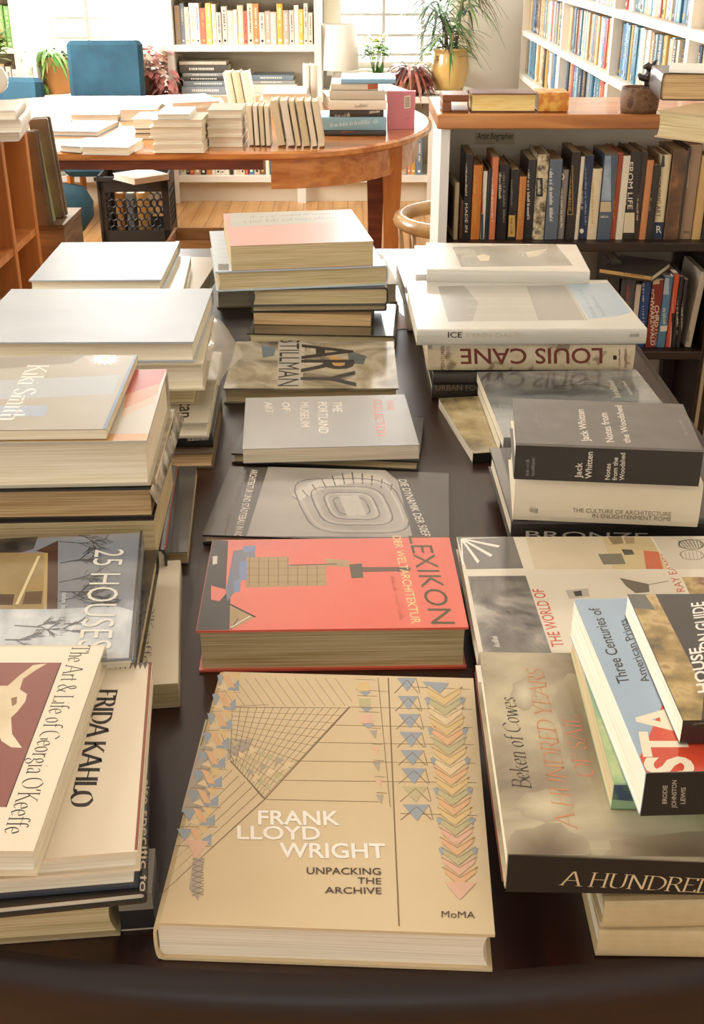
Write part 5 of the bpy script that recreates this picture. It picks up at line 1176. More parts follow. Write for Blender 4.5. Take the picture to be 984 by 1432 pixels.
b = flat(0.818, 0.0185, M('#3c4350', .35, .3), 'B', PGW, True, nr=(190, 1214), fr=(211, 940), w=0.26); b.done('hardcover_book', 'slate blue covered book with white pages under the cream jackets, front left stack', GLf)
b = flat(0.837, 0.0185, CRJ, 'B', PGW, True, nr=(193, 1190), fr=(213, 925), w=0.25)
cX = lambda x, y: (x/2.593, 880 + y/2.593)
b.text('T', 'FRIDA KAHLO', cX(357, 218), cX(250, 642), cX(427, 218), BK, serif=True, nx=0.115)
for k in range(9): x = 392+18*k; P_([(x, 121), (x+17, 121), (x+8, 146)], M('#5a544a', .4))
b.poly('T', [(208, 926), (213, 926), (193, 1189), (188, 1189)], M('#8a4a34', .4))
b.done('hardcover_book', 'cream jacketed book with tall black capitals and a row of small spikes, front left stack', GLf)
b = flat(0.860, 0.0225, CRJ, 'B', PGW, True, nr=(47, 1190), fr=(148, 899), w=0.20)
BR = MN('dusty_red_painting', [(0.3, '#7d4238'), (0.7, '#93584a')], scale=5, rough=0.3, coat=0.3); SK = MN('bone_painting', [(0.35, '#c9b48c'), (0.7, '#e6d8b8')], scale=14, rough=0.35)
P_([(-160, 121), (222, 121), (22, 645), (-160, 645)], BR); b.line('T', cX(222, 121), cX(22, 645), BK, 0.0008)
P_([(170, 124), (120, 130), (70, 168), (28, 205), (-20, 205), (-60, 240), (-50, 330), (0, 345), (30, 330), (62, 300), (92, 262), (98, 235), (72, 218), (84, 180), (130, 148)], SK)
P_([(40, 318), (44, 380), (80, 430), (40, 428), (5, 405), (-20, 340)], SK); P_([(40, 250), (62, 244), (60, 270), (44, 280)], M('#8a6a4c', .4))
b.text('T', "The Art & Life of Georgia O'Keeffe", cX(266, 58), cX(12, 742), cX(330, 58), BK, serif=True, nx=0.05)
b.done('hardcover_book', 'cream jacketed book with an animal skull on dusty red, topping the front left stack', GLf)

# second left stack
b = flat(0.778, 0.0275, CRJ, 'R', PGD, False, nr=(250, 955), fr=(253, 783), w=0.20)
b.text('T', "Georgia O'Keeffe", (212, 775), (198, 928), (222, 775), M('#5a5044', .4), serif=True, nx=0.045); pass
b.done('paperback_book', 'cream paperback with a faded title low beside the snowy house book', GLf)
b = flat(0.804, 0.0255, M('#322d28', .3, .4), 'B', PGD, True, nr=(189, 940), fr=(212, 790), w=0.26); b.done('hardcover_book', 'dark hardcover under the snowy house book, lower of the two', GLf)
b = flat(0.829, 0.0245, MN('dark_brown_jacket', [(0.35, '#2f2a24'), (0.7, '#5a5244')], scale=20, rough=0.25, coat=0.4), 'B', PGD, True, nr=(191, 928), fr=(221, 766), w=0.26); b.done('hardcover_book', 'brown black hardcover directly under the snowy house book', GLf)
SKY = MN('winter_sky_photo', [(0.3, '#6c7078'), (0.6, '#8e949c'), (0.8, '#a6abb0')], scale=6, rough=0.1, coat=0.9)
b = flat(0.85, 0.0205, SKY, 'B', PGW, True, nr=(185, 920), fr=(200, 742), w=0.25)
cX = lambda x, y: (x/2.982, 640 + y/2.982)
P_([(-150, 630), (0, 628), (240, 632), (480, 618), (560, 640), (540, 840), (-150, 838)], MN('snow_photo', [(0.35, '#9fa8ae'), (0.65, '#c6ccce')], scale=16, rough=0.12, coat=0.9, stretch=(1, 3, 1)))
P_([(-150, 318), (160, 322), (140, 380), (90, 395), (-150, 400)], MN('dark_trees_photo', [(0.4, '#24221f'), (0.6, '#4c4a46')], scale=40, rough=0.12, coat=0.9))
P_([(-150, 396), (200, 396), (185, 632), (-150, 632)], MN('lit_room_photo', [(0.35, '#8a744c'), (0.6, '#b09a6c'), (0.8, '#c9b68c')], scale=7, rough=0.12, coat=0.9))
P_([(150, 390), (242, 345), (240, 630), (196, 632), (200, 398)], M('#4e342a', .12, .9)); P_([(184, 400), (200, 398), (194, 630), (180, 630)], M('#b39a62', .12, .9))
P_([(-150, 568), (60, 570), (52, 615), (-150, 612)], M('#4c382a', .12, .9)); P_([(130, 500), (182, 490), (178, 552), (108, 556)], M('#9a8250', .12, .9)); P_([(108, 560), (178, 556), (172, 610), (92, 612)], M('#5e4630', .12, .9))
b.line('T', cX(162, 410), cX(70, 612), M('#d8c898', .15), 0.003)
rr = random.Random(5); BRN_ = M('#4a4a4a', .12, .9); lf_ = b.lift()
def branch(x, y, a, ln, dep):
    x2, y2 = x+ln*math.cos(a), y+ln*math.sin(a)*0.7
    b.line('T', cX(x, y), cX(x2, y2), BRN_, 0.0004+0.0003*dep)
    if dep > 0:
        for _ in range(3): branch(x+(x2-x)*rr.uniform(.4, 1), y+(y2-y)*rr.uniform(.4, 1), a+rr.uniform(-.7, .7), ln*rr.uniform(.5, .75), dep-1)
for x, y, a, ln in ((245, 350, 0.1, 110), (245, 325, 0.0, 130), (245, 520, -0.3, 110), (245, 600, -0.35, 120), (250, 440, -0.25, 90), (248, 560, 0.0, 110), (60, 700, 0.1, 120), (150, 720, -0.1, 120), (20, 760, 0.0, 110), (380, 610, -0.2, 80)): branch(x, y, a, ln, 3)
b.text('T', '25 HOUSES', cX(398, 384), cX(322, 800), cX(524, 384), M('#dfdccf', .2), -0.004); b.scribble('T', cX(260, 560), cX(245, 750), cX(285, 560), M('#c9cccb', .2), 6)
b.poly('T', [(196, 742), (201, 742), (186, 920), (180, 920)], M('#4a4640', .2, .6))
b.done('hardcover_book', 'glossy book with a lit house in bare snowy trees and a large sideways title', GLf)

# third left stack (painting on a beige cover on top)
b = flat(0.766, 0.0155, M('#4f4a44', .3, .4), 'L', PGD, False, nr=(262, 772), fr=(275, 652), w=0.22); b.done('paperback_book', 'grey black paperback lying on the table at the foot of the third left stack', GLf)
b = flat(0.800, 0.0335, M('#1f1c1b', .35, .3), 'R', PG, True, nr=(232, 768), fr=(249, 650), w=0.24)
b.scribble('S', (224, 745), (238, 660), (229, 745), WH, 7)
b.poly('T', [(230, 768), (234, 768), (251, 650), (248, 650)], M('#c2502e', .4)); b.done('hardcover_book', 'black book with a red edge above the grey paperback, third left stack', GLf)
b = flat(0.847, 0.0465, M('#3a332c', .4, .2), 'B', PGD, False, nr=(215, 727), w=0.26, d=0.19, yaw=2.5); b.done('paperback_book', 'thick paperback with tan pages under the brown paged book, third left stack', GLf)
b = flat(0.884, 0.0365, M('#2f2a26', .25, .5), 'B', PGT, True, nr=(212, 682), w=0.28, d=0.21, yaw=2); r = b.done('hardcover_book', 'dark bound book with brown page edges in the third left stack', GLf); r10 = r
b = flat(0.894, 0.0095, MN('spotted_cover', [(0.4, '#8f7d5c'), (0.6, '#b5a27c')], scale=50, rough=0.4), 'F', PG, False, nr=(217, 668), w=0.28, d=0.2, yaw=2)
b.poly('S', [(-80, 668), (58, 670), (58, 674), (-80, 673)], M('#b5402e', .4)); b.poly('S', [(64, 669), (140, 668), (140, 673), (64, 674)], M('#5a4a38', .4)); b.done('paperback_book', 'thin paperback with red and speckled spine under the orange edged book', GLf)
m = MB(); vs = []
for i in range(7):
    f = i/6; lo = at_z(216+36*f, 722-122*f, 0.853); hi = at_z(209+41*f, 688-116*f, 0.889); mid = (lo+hi)*0.5 + Vector((0.006, -0.002, 0))
    vs += [lo, mid, hi]
r10.matrix_world = r10.matrix_world; bpy.context.view_layer.update(); inv = r10.matrix_world.inverted()
m.add([inv @ p for p in vs], [(3*i+k, 3*i+3+k, 3*i+4+k, 3*i+1+k) for i in range(6) for k in (0, 1)], MN('figured_jacket_flap', [(0.36, '#4f4636'), (0.5, '#a3947a'), (0.64, '#d6cbb4')], scale=40, rough=0.25, coat=0.4), True)
m.build('jacket_flap', r10)
FIRE = MN('white_glossy_cover', [(0.3, '#b0a893'), (0.7, '#bfb8a5')], scale=4, rough=0.3, coat=0.2)
b = flat(0.946, 0.0515, FIRE, 'B', PG, True, nr=(205, 616), fr=(234, 516), w=0.30)
b.poly('T', [(170, 514), (235, 514), (224, 536), (176, 552)], M('#b8402c', .3, .2)); b.poly('T', [(176, 552), (224, 536), (219, 552), (172, 572)], M('#cc8050', .3, .2)); b.poly('T', [(172, 572), (219, 552), (216, 562), (170, 584)], M('#cba884', .3, .2)); b.poly('T', [(-90, 610), (206, 606), (205, 617), (-90, 618)], M('#c98a3a', .3, .4))
b.done('hardcover_book', 'very thick art book with a red patch on its cover, below the beige painting book', GLf)
KM = MN('beige_painting_cover', [(0.3, '#8a7d60'), (0.5, '#999078'), (0.7, '#a09c90')], scale=5, rough=0.35, coat=0.1)
b = flat(0.958, 0.0115, KM, 'B', PG, False, nr=(148, 600), fr=(192, 496), w=0.30)
cX = lambda x, y: (x/2.982, 320 + y/2.982)
P_([(-200, 540), (360, 520), (300, 560), (-200, 600)], M('#6f603f', .35, .1)); P_([(-200, 640), (500, 610), (470, 690), (-200, 720)], M('#989d9c', .35, .1)); P_([(-200, 740), (200, 735), (190, 780), (-200, 790)], M('#8b98a6', .35, .1))
pts = []
for i in range(28):
    a = 2*math.pi*i/28; rr_ = 1.0 if i % 2 else 0.62; pts.append((437+62*rr_*math.cos(a), 543+26*rr_*math.sin(a)))
P_([(437+75*math.cos(a/14*6.283), 543+32*math.sin(a/14*6.283)) for a in range(14)], M('#8a7a5c', .3, .4)); P_(pts, M('#efe8d4', .3, .4)); P_([(437+14*math.cos(a/10*6.283), 543+7*math.sin(a/10*6.283)) for a in range(10)], M('#c9b07c', .3))
b.text('T', 'Kiki Smith', cX(118, 566), cX(-10, 800), cX(206, 566), WH, serif=True, nx=0.06)
b.poly('T', [(188, 495), (193, 495), (149, 600), (143, 600)], M('#4f6a84', .3))
b.done('paperback_book', 'beige painting cover with a white flower burst, topping the third left stack', GLf)

# fourth left stack (wide white book on top)
WCV = MN('white_film_cover', [(0.3, '#a3abb0'), (0.7, '#b3babe')], scale=5, rough=0.4, coat=0.12, dist=1.0)
b = flat(0.774, 0.0235, M('#6a5a46', .4), 'B', PGT, True, nr=(297, 633), w=0.24, d=0.2, yaw=2); b.done('hardcover_book', 'tan edged book at the bottom of the fourth left stack', GLf)
b = flat(0.795, 0.0205, M('#211e1c', .35, .3), 'F', PG, True, nr=(297, 607), w=0.22, d=0.19, yaw=2); b.scribble('S', (262, 617), (292, 615), (262, 610), WH, 4); b.done('hardcover_book', 'black book with white spine marks in the fourth left stack', GLf)
b = flat(0.818, 0.0225, MN('silver_tan_jacket', [(0.35, '#a89a80'), (0.7, '#cdc6b4')], scale=6, rough=0.15, coat=0.8), 'B', PG, True, nr=(291, 591), fr=(310, 490), w=0.24)
b.text('T', 'American', (254, 520), (250, 584), (274, 520), BK, 0.01); b.done('hardcover_book', 'silver tan jacketed book with a black sideways word, fourth left stack', GLf)
b = flat(0.850, 0.0315, M('#b9a684', .4), 'B', PGD, True, nr=(272, 536), w=0.24, d=0.2, yaw=2); b.done('hardcover_book', 'beige book third from the top of the fourth left stack', GLf)
b = flat(0.890, 0.0395, M('#d3c6aa', .3, .4), 'B', PG, True, nr=(284, 508), w=0.27, d=0.23, yaw=2.4); r2 = b.done('hardcover_book', 'cream book in clear film under the wide white book', GLf); b2 = b
film = bpy.data.materials.new('clear_film'); film.use_nodes = True
nt = film.node_tree; nt.nodes.clear(); out = nt.nodes.new('ShaderNodeOutputMaterial'); tr = nt.nodes.new('ShaderNodeBsdfTransparent'); gl = nt.nodes.new('ShaderNodeBsdfPrincipled')
gl.inputs['Base Color'].default_value = rgb('#ded8cb'); gl.inputs['Roughness'].default_value = 0.15
mxs = nt.nodes.new('ShaderNodeMixShader'); mxs.inputs[0].default_value = 0.45
nt.links.new(tr.outputs[0], mxs.inputs[1]); nt.links.new(gl.outputs[0], mxs.inputs[2]); nt.links.new(mxs.outputs[0], out.inputs[0])
def film_flap(root, bk, side, y0, y1, out_len, drop, z0):
    """a loose sleeve of clear film bulging from one end of a book; local frame of the book"""
    m = MB(); vs = []; fs = []; nu, nv = 6, 10; yc = 0
    for i in range(nu+1):
        for j in range(nv+1):
            u = i/nu; v = j/nv
            x = y0 + (y1-y0)*v; yv = bk.h/2*side + side*(0.002 + out_len*u*(0.75+0.35*math.sin(v*5.0)))
            vs.append((x, yv, z0 - drop*u**1.4 + 0.003*math.sin(v*9+u*3)))
    for i in range(nu):
        for j in range(nv): a = i*(nv+1)+j; fs.append((a, a+1, a+nv+2, a+nv+1))
    m.add(vs, fs, film, True); m.build('film_sleeve', root)
film_flap(r2, b2, 1, -b2.w*0.42, b2.w*0.40, 0.040, 0.040, b2.t)
b = flat(0.920, 0.0295, WCV, 'B', PG, True, nr=(270, 478), fr=(298, 402), w=0.315)
b.done('hardcover_book', 'wide blank white book in glossy film, topping the fourth left stack', GLf)
# fifth left stack
for z, t, u, v, mt, lab, yw in ((0.80, .0495, 246, 452, M('#cdbb94', .5), 'tan book lowest in the farthest left stack', 2), (0.835, .0345, 276, 408, M('#d9d4c8', .2, .6), 'film wrapped pale book sticking out of the farthest left stack', -3), (0.858, .0225, 255, 408, M('#dfd9cb', .25, .5), 'white edged book second from the top of the farthest left stack', 4)):
    b = flat(z, t, mt, 'B', PG, True, nr=(u, v), w=0.24, d=0.26, yaw=yw); b.done('hardcover_book', lab, GLf)
b = flat(0.88, 0.0215, WCV, 'B', PG, True, nl=(40, 392), nr=(225, 391), fl=(85, 338)); b.poly('O', [(225, 391), (225, 402), (225, 402)], PG) if False else None
b.poly('T', [(246, 337), (251, 337), (228, 388), (223, 391)], M('#d88a76', .3, .3)); b.done('hardcover_book', 'white glossy book on the farthest left stack, beside the pine bookcase', GLf)

# ================================================================== RIGHT STACKS
# front right
BEI = MN('beige_cloth', [(0.35, '#b9a57c'), (0.7, '#cdbb92')], scale=30, rough=0.6)
b = flat(0.778, 0.0275, BEI, 'F', PG, True, nl=(838, 1302), fl=(815, 1240), w=0.26, yaw=-1.0, d=0.2); b.done('hardcover_book', 'worn beige cloth book at the bottom of the front right stack', GRt)
b = flat(0.806, 0.0275, BEI, 'F', PG, True, nl=(846, 1262), w=0.26, d=0.2, yaw=1.5); b.done('hardcover_book', 'second worn beige cloth book from the bottom of the front right stack', GRt)
b = flat(0.8152, 0.0090, M('#6f241c', .35, .3), 'F', PGW, True, nl=(703, 1222), fl=(664, 930), w=0.30)
b.poly('T', [(664, 928), (690, 928), (704, 1060), (683, 1060)], M('#e2dccc', .3, .4)); b.done('hardcover_book', 'dark red hardcover peeping out under the cloudy sea photo book', GRt)
SEA = MN('stormy_cloud_photo', [(0.28, '#4c4234'), (0.42, '#857862'), (0.55, '#aea287'), (0.66, '#c4b896'), (0.8, '#978a6c')], scale=7, rough=0.25, coat=0.3, stretch=(1.4, 0.8, 1), dist=0.5)
b = flat(0.850, 0.0345, SEA, 'F', PG, True, nl=(710, 1195), fl=(670, 912), w=0.33)
cX = lambda x, y: (640 + x/2.692, 900 + y/2.692)
def soft(cx, cy, rx, ry, h0, h1, n=16, sk=0.0):
    """a cloud bank with a soft edge: nested outlines stepping from one printed tone to another"""
    c0, c1 = [[int(h[1+2*k:3+2*k], 16) for k in range(3)] for h in (h0, h1)]
    for i in range(n):
        f = i/(n-1); q = 1-0.8*f; hx = '#%02x%02x%02x' % tuple(int(a+(b_-a)*f) for a, b_ in zip(c0, c1))
        P_([(cx+rx*q*math.cos(a/20*6.283)*(1+0.12*math.sin(a*2.3+cx))+sk*ry*q*math.sin(a/20*6.283), cy+ry*q*math.sin(a/20*6.283)*(1+0.1*math.sin(a*1.7))) for a in range(20)], M(hx, .25, .3, var=0.02))
soft(465, 330, 80, 210, '#a0947a', '#766a52', sk=0.25); soft(330, 790, 170, 110, '#a0947a', '#6a5c47'); soft(860, 800, 320, 90, '#998c72', '#6c5e4a'); soft(330, 610, 110, 60, '#a89c82', '#cabf9f'); soft(250, 190, 50, 60, '#a89c82', '#c8c0a4')
b.poly('S', [(700, 1190), (1200, 1215), (1200, 1270), (700, 1250)], M('#100f0e', .5, .05))
b.text('S', 'A HUNDRED', cX(383, 908), cX(960, 940), cX(400, 856), M('#d8c49a', .4), serif=True, nx=0.05)
b.text('T', 'Beken of Cowes', cX(277, 548), cX(214, 204), cX(206, 540), M('#3a3228', .3), serif=True, nx=0.045)
b.text('T', 'A HUNDRED YEARS', cX(450, 700), cX(318, 95), cX(372, 690), M('#c98458', .35), serif=True, nx=0.04)
b.text('T', 'OF SAIL', cX(516, 505), cX(452, 270), cX(446, 500), M('#c9785a', .35), serif=True, nx=0.04)
b.done('hardcover_book', 'large stormy sea photo book with a black spine, front right stack', GRt)
b = flat(0.874, 0.0235, M('#8fae86', .3, .5), 'F', PGD, False, nl=(858, 1097), fl=(832, 1000), w=0.2, d=0.2)
b.poly('T', [(832, 1000), (845, 1000), (872, 1092), (858, 1096)], MN('green_picture_cover', [(0.4, '#7fa878'), (0.6, '#b5c48e'), (0.75, '#8a7a4a')], scale=30, rough=0.25)); b.poly('S', [(855, 1090), (900, 1094), (900, 1122), (855, 1118)], MN('spine_picture', [(0.4, '#3a5068'), (0.6, '#6a8a5a'), (0.75, '#c9a86a')], scale=60, rough=0.3))
b.done('paperback_book', 'green covered paperback under the blue print book', GRt)
b = flat(0.912, 0.0375, M('#9db2c6', .25, .5), 'F', PGW, False, nl=(903, 1081), fl=(802, 838), w=0.26)
cX = lambda x, y: (620 + x/2.703, 720 + y/2.703)
REDC = M('#cf4a30', .25, .5)
P_([(838, 690), (900, 600), (1400, 560), (1500, 1000), (762, 978), (735, 915)], REDC)
b.poly('S', [(895, 1075), (1200, 1070), (1200, 1150), (890, 1145)], M('#171615', .5, .05))
b.text('T', 'Three Centuries of', cX(705, 635), cX(588, 350), cX(658, 640), M('#33302c', .3), 0.008); b.text('T', 'American Prints', cX(778, 628), cX(688, 392), cX(748, 640), M('#33302c', .3), 0.008)
b.text('T', 'STA', cX(945, 985), cX(880, 720), cX(765, 985), M('#ece2c8', .3), 0.03)
for t, x in (('BRODIE', 843), ('JOHNSTON', 878), ('LEWIS', 912)):
    hgt = {'BRODIE': 70, 'JOHNSTON': 105, 'LEWIS': 62}[t]; b.text('S', t, cX(x, 1092 if t != 'JOHNSTON' else 1108), cX(x+3, 1092-hgt if t != 'JOHNSTON' else 1003), cX(x-18, 1092 if t != 'JOHNSTON' else 1108), M('#b9b2a4', .4), 0.01)
b.done('paperback_book', 'thick blue and red paperback lying askew on the stormy sea book', GRt)
b = flat(0.933, 0.0205, M('#2a2724', .2, .6), 'F', PGW, False, nl=(955, 1008), fl=(877, 831), w=0.24)
AUT = MN('autumn_garden_photo', [(0.32, '#4a4636'), (0.48, '#9c8248'), (0.58, '#c7ad72'), (0.7, '#8a5a44')], scale=34, rough=0.2, coat=0.6)
P_([(690, 296), (800, 300), (985, 660), (985, 800), (900, 800)], AUT); P_([(690, 296), (760, 298), (800, 360), (720, 352)], M('#5f5f58', .2, .6))
b.text('T', 'ION GUIDE', cX(1024, 514), cX(982, 328), cX(970, 520), WH, 0.015); b.text('T', 'HOUSE', cX(1008, 668), cX(970, 500), cX(960, 674), WH, 0.02)
b.scribble('S', (968, 1014), (984, 1012), (968, 1011), GY, 2)
b.done('paperback_book', 'black guide book with an autumn garden photo, topping the front right stack', GRt)

# second right stack: white designers book
b = flat(0.765, 0.0145, M('#2e2a27', .35), 'F', PG, True, nl=(675, 930), fl=(652, 800), w=0.30, d=0.22); b.done('hardcover_book', 'dark book at the bottom of the pile under the white furniture book', GRt)
b = flat(0.781, 0.0155, M('#55493a', .4), 'F', PG, False, nl=(671, 922), fl=(645, 775), w=0.30, d=0.22); b.done('paperback_book', 'brown book between the dark one and the white furniture book', GRt)
WCO = MN('white_picture_cover', [(0.3, '#d9cfba'), (0.7, '#e6ddca')], scale=3, rough=0.16, coat=0.8)
b = flat(0.80, 0.0185, WCO, 'F', PGW, True, nl=(669, 914), fl=(638, 751), w=0.34)
P_([(48, 82), (262, 82), (302, 202), (86, 206)], M('#6e6c68', .16, .8))
for k in range(5):
    a = R(-8+24*k); P_([(64, 92), (70, 88), (70+150*math.cos(a), 90+95*math.sin(a)), (62+150*math.cos(a), 98+95*math.sin(a))], WH)
P_([(92, 232), (310, 230), (408, 522), (150, 520)], MN('bw_photo', [(0.32, '#35322e'), (0.5, '#7a766e'), (0.62, '#aca79c'), (0.75, '#d0cabc')], scale=16, rough=0.16, coat=0.8, dist=1.0))
b.text('T', 'THE WORLD OF', cX(456, 498), cX(376, 280), cX(408, 500), M('#c4624a', .2), 0.01); b.text('T', 'D RAY EAMES', cX(928, 322), cX(846, 142), cX(896, 326), M('#c4624a', .2), 0.01)
P_([(310, 85), (600, 84), (640, 205), (345, 205)], M('#d3c4a6', .16, .8)); P_([(600, 84), (780, 84), (850, 205), (640, 205)], M('#cdb98c', .16, .8))
P_([(755, 135), (812, 140), (830, 205), (765, 205)], M('#c8603a', .16, .8)); P_([(583, 148), (672, 146), (688, 186), (604, 188)], M('#6f6a5a', .16, .8)); P_([(672, 130), (712, 132), (722, 150), (684, 152)], M('#3f3a34', .16, .8)); P_([(620, 84), (672, 82), (680, 108), (640, 112)], M('#8a7650', .16, .8)); P_([(680, 84), (720, 84), (722, 108), (690, 110)], M('#a9906a', .16, .8))
P_([(790, 84), (1200, 84), (1200, 205), (860, 205)], M('#cfc6b2', .16, .8))
for k in range(7): b.line('T', cX(885+14*k, 96), cX(915+10*k, 124), M('#3a352e', .2), 0.0008); b.line('T', cX(885, 100+4*k), cX(984, 92+5*k), M('#3a352e', .2), 0.0006)
ringp(938, 152, 44, 18, 0.3, M('#7a7468', .2), 0.0010, 18, 2.2); ringp(935, 112, 46, 18, 0.2, M('#3a352e', .2), 0.0014, 18, 2.2)
for k in range(6): b.line('T', cX(895+15*k, 140), cX(905+14*k, 168), M('#8a8478', .2), 0.0006)
P_([(460, 285), (545, 278), (552, 308), (475, 318)], M('#b5ae9e', .16, .8)); P_([(490, 290), (520, 286), (525, 306), (498, 308)], M('#4a453e', .2))
P_([(665, 238), (775, 262), (778, 292), (725, 296), (690, 270)], M('#7d7464', .16, .8)); b.line('T', cX(770, 265), cX(850, 250), M('#8a7f6c', .2), 0.0014)
P_([(900, 235), (1100, 235), (1100, 300), (930, 300)], AUT)
b.scribble('T', cX(215, 500), cX(200, 455), cX(190, 500), WH, 9)
b.done('hardcover_book', 'large white picture book with furniture photos and orange sideways lettering', GRt)

# third right stack
b = flat(0.7745, 0.0240, M('#4a433a', .4), 'F', PG, True, nl=(716, 758), w=0.30, d=0.2, yaw=-6); b.done('hardcover_book', 'dark brown book lowest under the white spined book on the right', GRt)
b = flat(0.805, 0.0300, M('#262321', .3, .4), 'F', PG, True, nl=(715, 729), fl=(684, 626), w=0.31)
b.poly('T', [(682, 624), (698, 624), (728, 730), (714, 730)], M('#6a6862', .2, .6)); b.text('S', 'BRONZE', (735, 753), (905, 756), (735, 742), M('#c9c2b4', .4), 0.0)
b.done('hardcover_book', 'black hardcover with spaced white capitals under the white spined book', GRt)
b = flat(0.862, 0.0565, MN('white_jacket', [(0.3, '#ddd2ba'), (0.7, '#e6dcc6')], scale=3, rough=0.25, coat=0.4), 'F', PGW, True, nl=(721, 668), nr=(984, 678), fl=(701, 588))
b.text('S', 'THE CULTURE OF ARCHITECTURE', (800, 716), (938, 722), (800, 710), M('#6a6250', .4), 0.0); b.text('S', 'IN ENLIGHTENMENT ROME', (828, 724), (938, 729), (828, 718), M('#6a6250', .4), 0.0)
b.scribble('S', (740, 716), (752, 718), (740, 706), GY, 2)
b.done('hardcover_book', 'white spined thick hardcover under the grey book with white title', GRt)
GRY = MN('grey_cloth_cover', [(0.3, '#5c5751'), (0.7, '#6b655e')], scale=30, rough=0.38, coat=0.15)
b = flat(0.905, 0.0425, GRY, 'F', PGW, True, nl=(721, 622), nr=(984, 632), fl=(719, 557))
cX = lambda x, y: (600 + x/2.5625, 500 + y/2.5625)
b.poly('S', [(716, 616), (1100, 634), (1100, 700), (716, 674)], M('#2c2723', .5, .05)); LW = M('#d5cdbe', .4)
b.text('T', 'Jack Whitten', cX(574, 300), cX(552, 185), cX(544, 302), LW, 0.012); b.text('T', 'Notes from', cX(662, 302), cX(636, 198), cX(632, 304), LW, 0.012); b.text('T', 'the Woodshed', cX(722, 306), cX(688, 172), cX(696, 306), LW, 0.012)
b.text('S', 'Jack', cX(544, 432), cX(548, 376), cX(520, 432), LW, 0.014); b.text('S', 'Whitten', cX(580, 434), cX(586, 338), cX(557, 434), LW, 0.014)
for t, x, y0, y1 in (('Notes', 646, 438, 380), ('from the', 672, 440, 358), ('Woodshed', 698, 440, 342)): b.text('S', t, cX(x, y0), cX(x+4, y1), cX(x-18, y0), LW, 0.012)
b.scribble('S', cX(356, 424), cX(358, 362), cX(344, 424), GY, 3); b.scribble('S', cX(376, 424), cX(378, 356), cX(364, 424), GY, 5); b.scribble('T', cX(400, 250), cX(388, 200), cX(386, 250), GY, 5); b.scribble('T', cX(930, 280), cX(900, 220), cX(915, 280), GY, 6)
b.done('hardcover_book', 'thick grey hardcover with white title on cover and spine, third right stack', GRt)

# fourth right stack: landscape book on a sepia booklet
b = flat(0.766, 0.0155, MN('sepia_photo', [(0.35, '#4f4530'), (0.5, '#a8976c'), (0.65, '#cdbd92')], scale=14, rough=0.2, coat=0.6, stretch=(1, 1, 1)), 'F', PGW, False, nl=(661, 634), fl=(613, 557), w=0.20)
b.poly('S', [(660, 630), (720, 628), (720, 648), (660, 650)], M('#1f1d1c', .3)); b.done('paperback_book', 'sepia photo booklet with black spine under the dark landscape book', GRt)
b = flat(0.785, 0.0185, M('#8d8471', .35, .3), 'F', PG, False, nl=(699, 618), fl=(668, 535), w=0.22); b.done('paperback_book', 'grey beige paperback between the sepia booklet and the dark landscape book', GRt)
LAN = MN('dark_landscape_photo', [(0.3, '#353839'), (0.48, '#5d6263'), (0.62, '#7f8182'), (0.8, '#6d5f58')], scale=9, rough=0.15, coat=0.8, stretch=(1.6, 0.8, 1), dist=0.6)
b = flat(0.802, 0.0165, LAN, 'F', PG, False, nl=(704, 612), fl=(670, 520), fr=(893, 517))
rr = random.Random(8); lf_ = b.lift(); BRN_ = M('#25221e', .2, .5)
def br2(x, y, a, ln, dep):
    x2, y2 = x+ln*math.cos(a), y+ln*math.sin(a)*0.35; b.line('T', (x, y), (x2, y2), BRN_, 0.0005+0.0005*dep)
    if dep:
        for _ in range(3): br2(x+(x2-x)*rr.uniform(.3, 1), y+(y2-y)*rr.uniform(.3, 1), a+rr.uniform(-.8, .8), ln*rr.uniform(.4, .7), dep-1)
br2(732, 552, -0.2, 60, 3); br2(775, 540, -0.15, 60, 3)
b.scribble('T', (868, 556), (856, 530), (858, 556), M('#d0cabc', .3), 5); b.scribble('T', (885, 552), (872, 532), (880, 552), M('#d0cabc', .3), 7)
b.done('paperback_book', 'dark wintry landscape photo book partly under the grey titled book', GRt)

# fifth right stack: white photo book over a spine reading upside down
b = flat(0.776, 0.0255, M('#3b352e', .35, .2), 'F', PG, True, nl=(604, 537), w=0.28, d=0.2, yaw=1)
b.text('S', 'URBAN FOR', (609, 546), (672, 546), (609, 538), M('#8d7a56', .4), 0.005); b.done('hardcover_book', 'dark brown book with dull gold capitals lowest in the upside down title stack', GRt)
b = flat(0.796, 0.0195, M('#2a2623', .35, .2), 'F', PG, True, nl=(606, 523), w=0.28, d=0.2, yaw=1); b.done('hardcover_book', 'black book just below the upside down titled one', GRt)
b = flat(0.842, 0.0455, MN('speckled_beige_jacket', [(0.34, '#8a7a60'), (0.42, '#c6b899'), (0.7, '#d3c7aa')], scale=40, rough=0.3, coat=0.4), 'F', PG, True, nl=(598, 481), nr=(889, 481), d=0.27)
RB = M('#6e3026', .4)
b.text('S', 'LOUIS CANE', (842, 487), (643, 488), (842, 509), RB, 0.012)
b.text('S', 'PEINTURES', (621, 517), (621, 484), (616, 517), RB, 0.0); b.text('S', '1963-2005', (629, 516), (629, 484), (624, 516), M('#8a7a66', .4), 0.0)
b.poly('S', [(857, 497), (862, 497), (862, 503), (857, 503)], BK); b.scribble('S', (867, 512), (867, 488), (864, 512), RB, 4); b.scribble('S', (876, 514), (876, 486), (872, 514), RB, 5)
b.done('hardcover_book', 'thick beige book whose large brown red spine title is upside down', GRt)
ICEM = MN('pale_grey_photo_cover', [(0.3, '#bdbbb0'), (0.7, '#cbc8bc')], scale=3, rough=0.22, coat=0.4)
b = flat(0.868, 0.0255, ICEM, 'F', PGW, True, nl=(583, 462), nr=(905, 460), fl=(572, 393))
cX = lambda x, y: (540 + x/2.2162, 320 + y/2.2162)
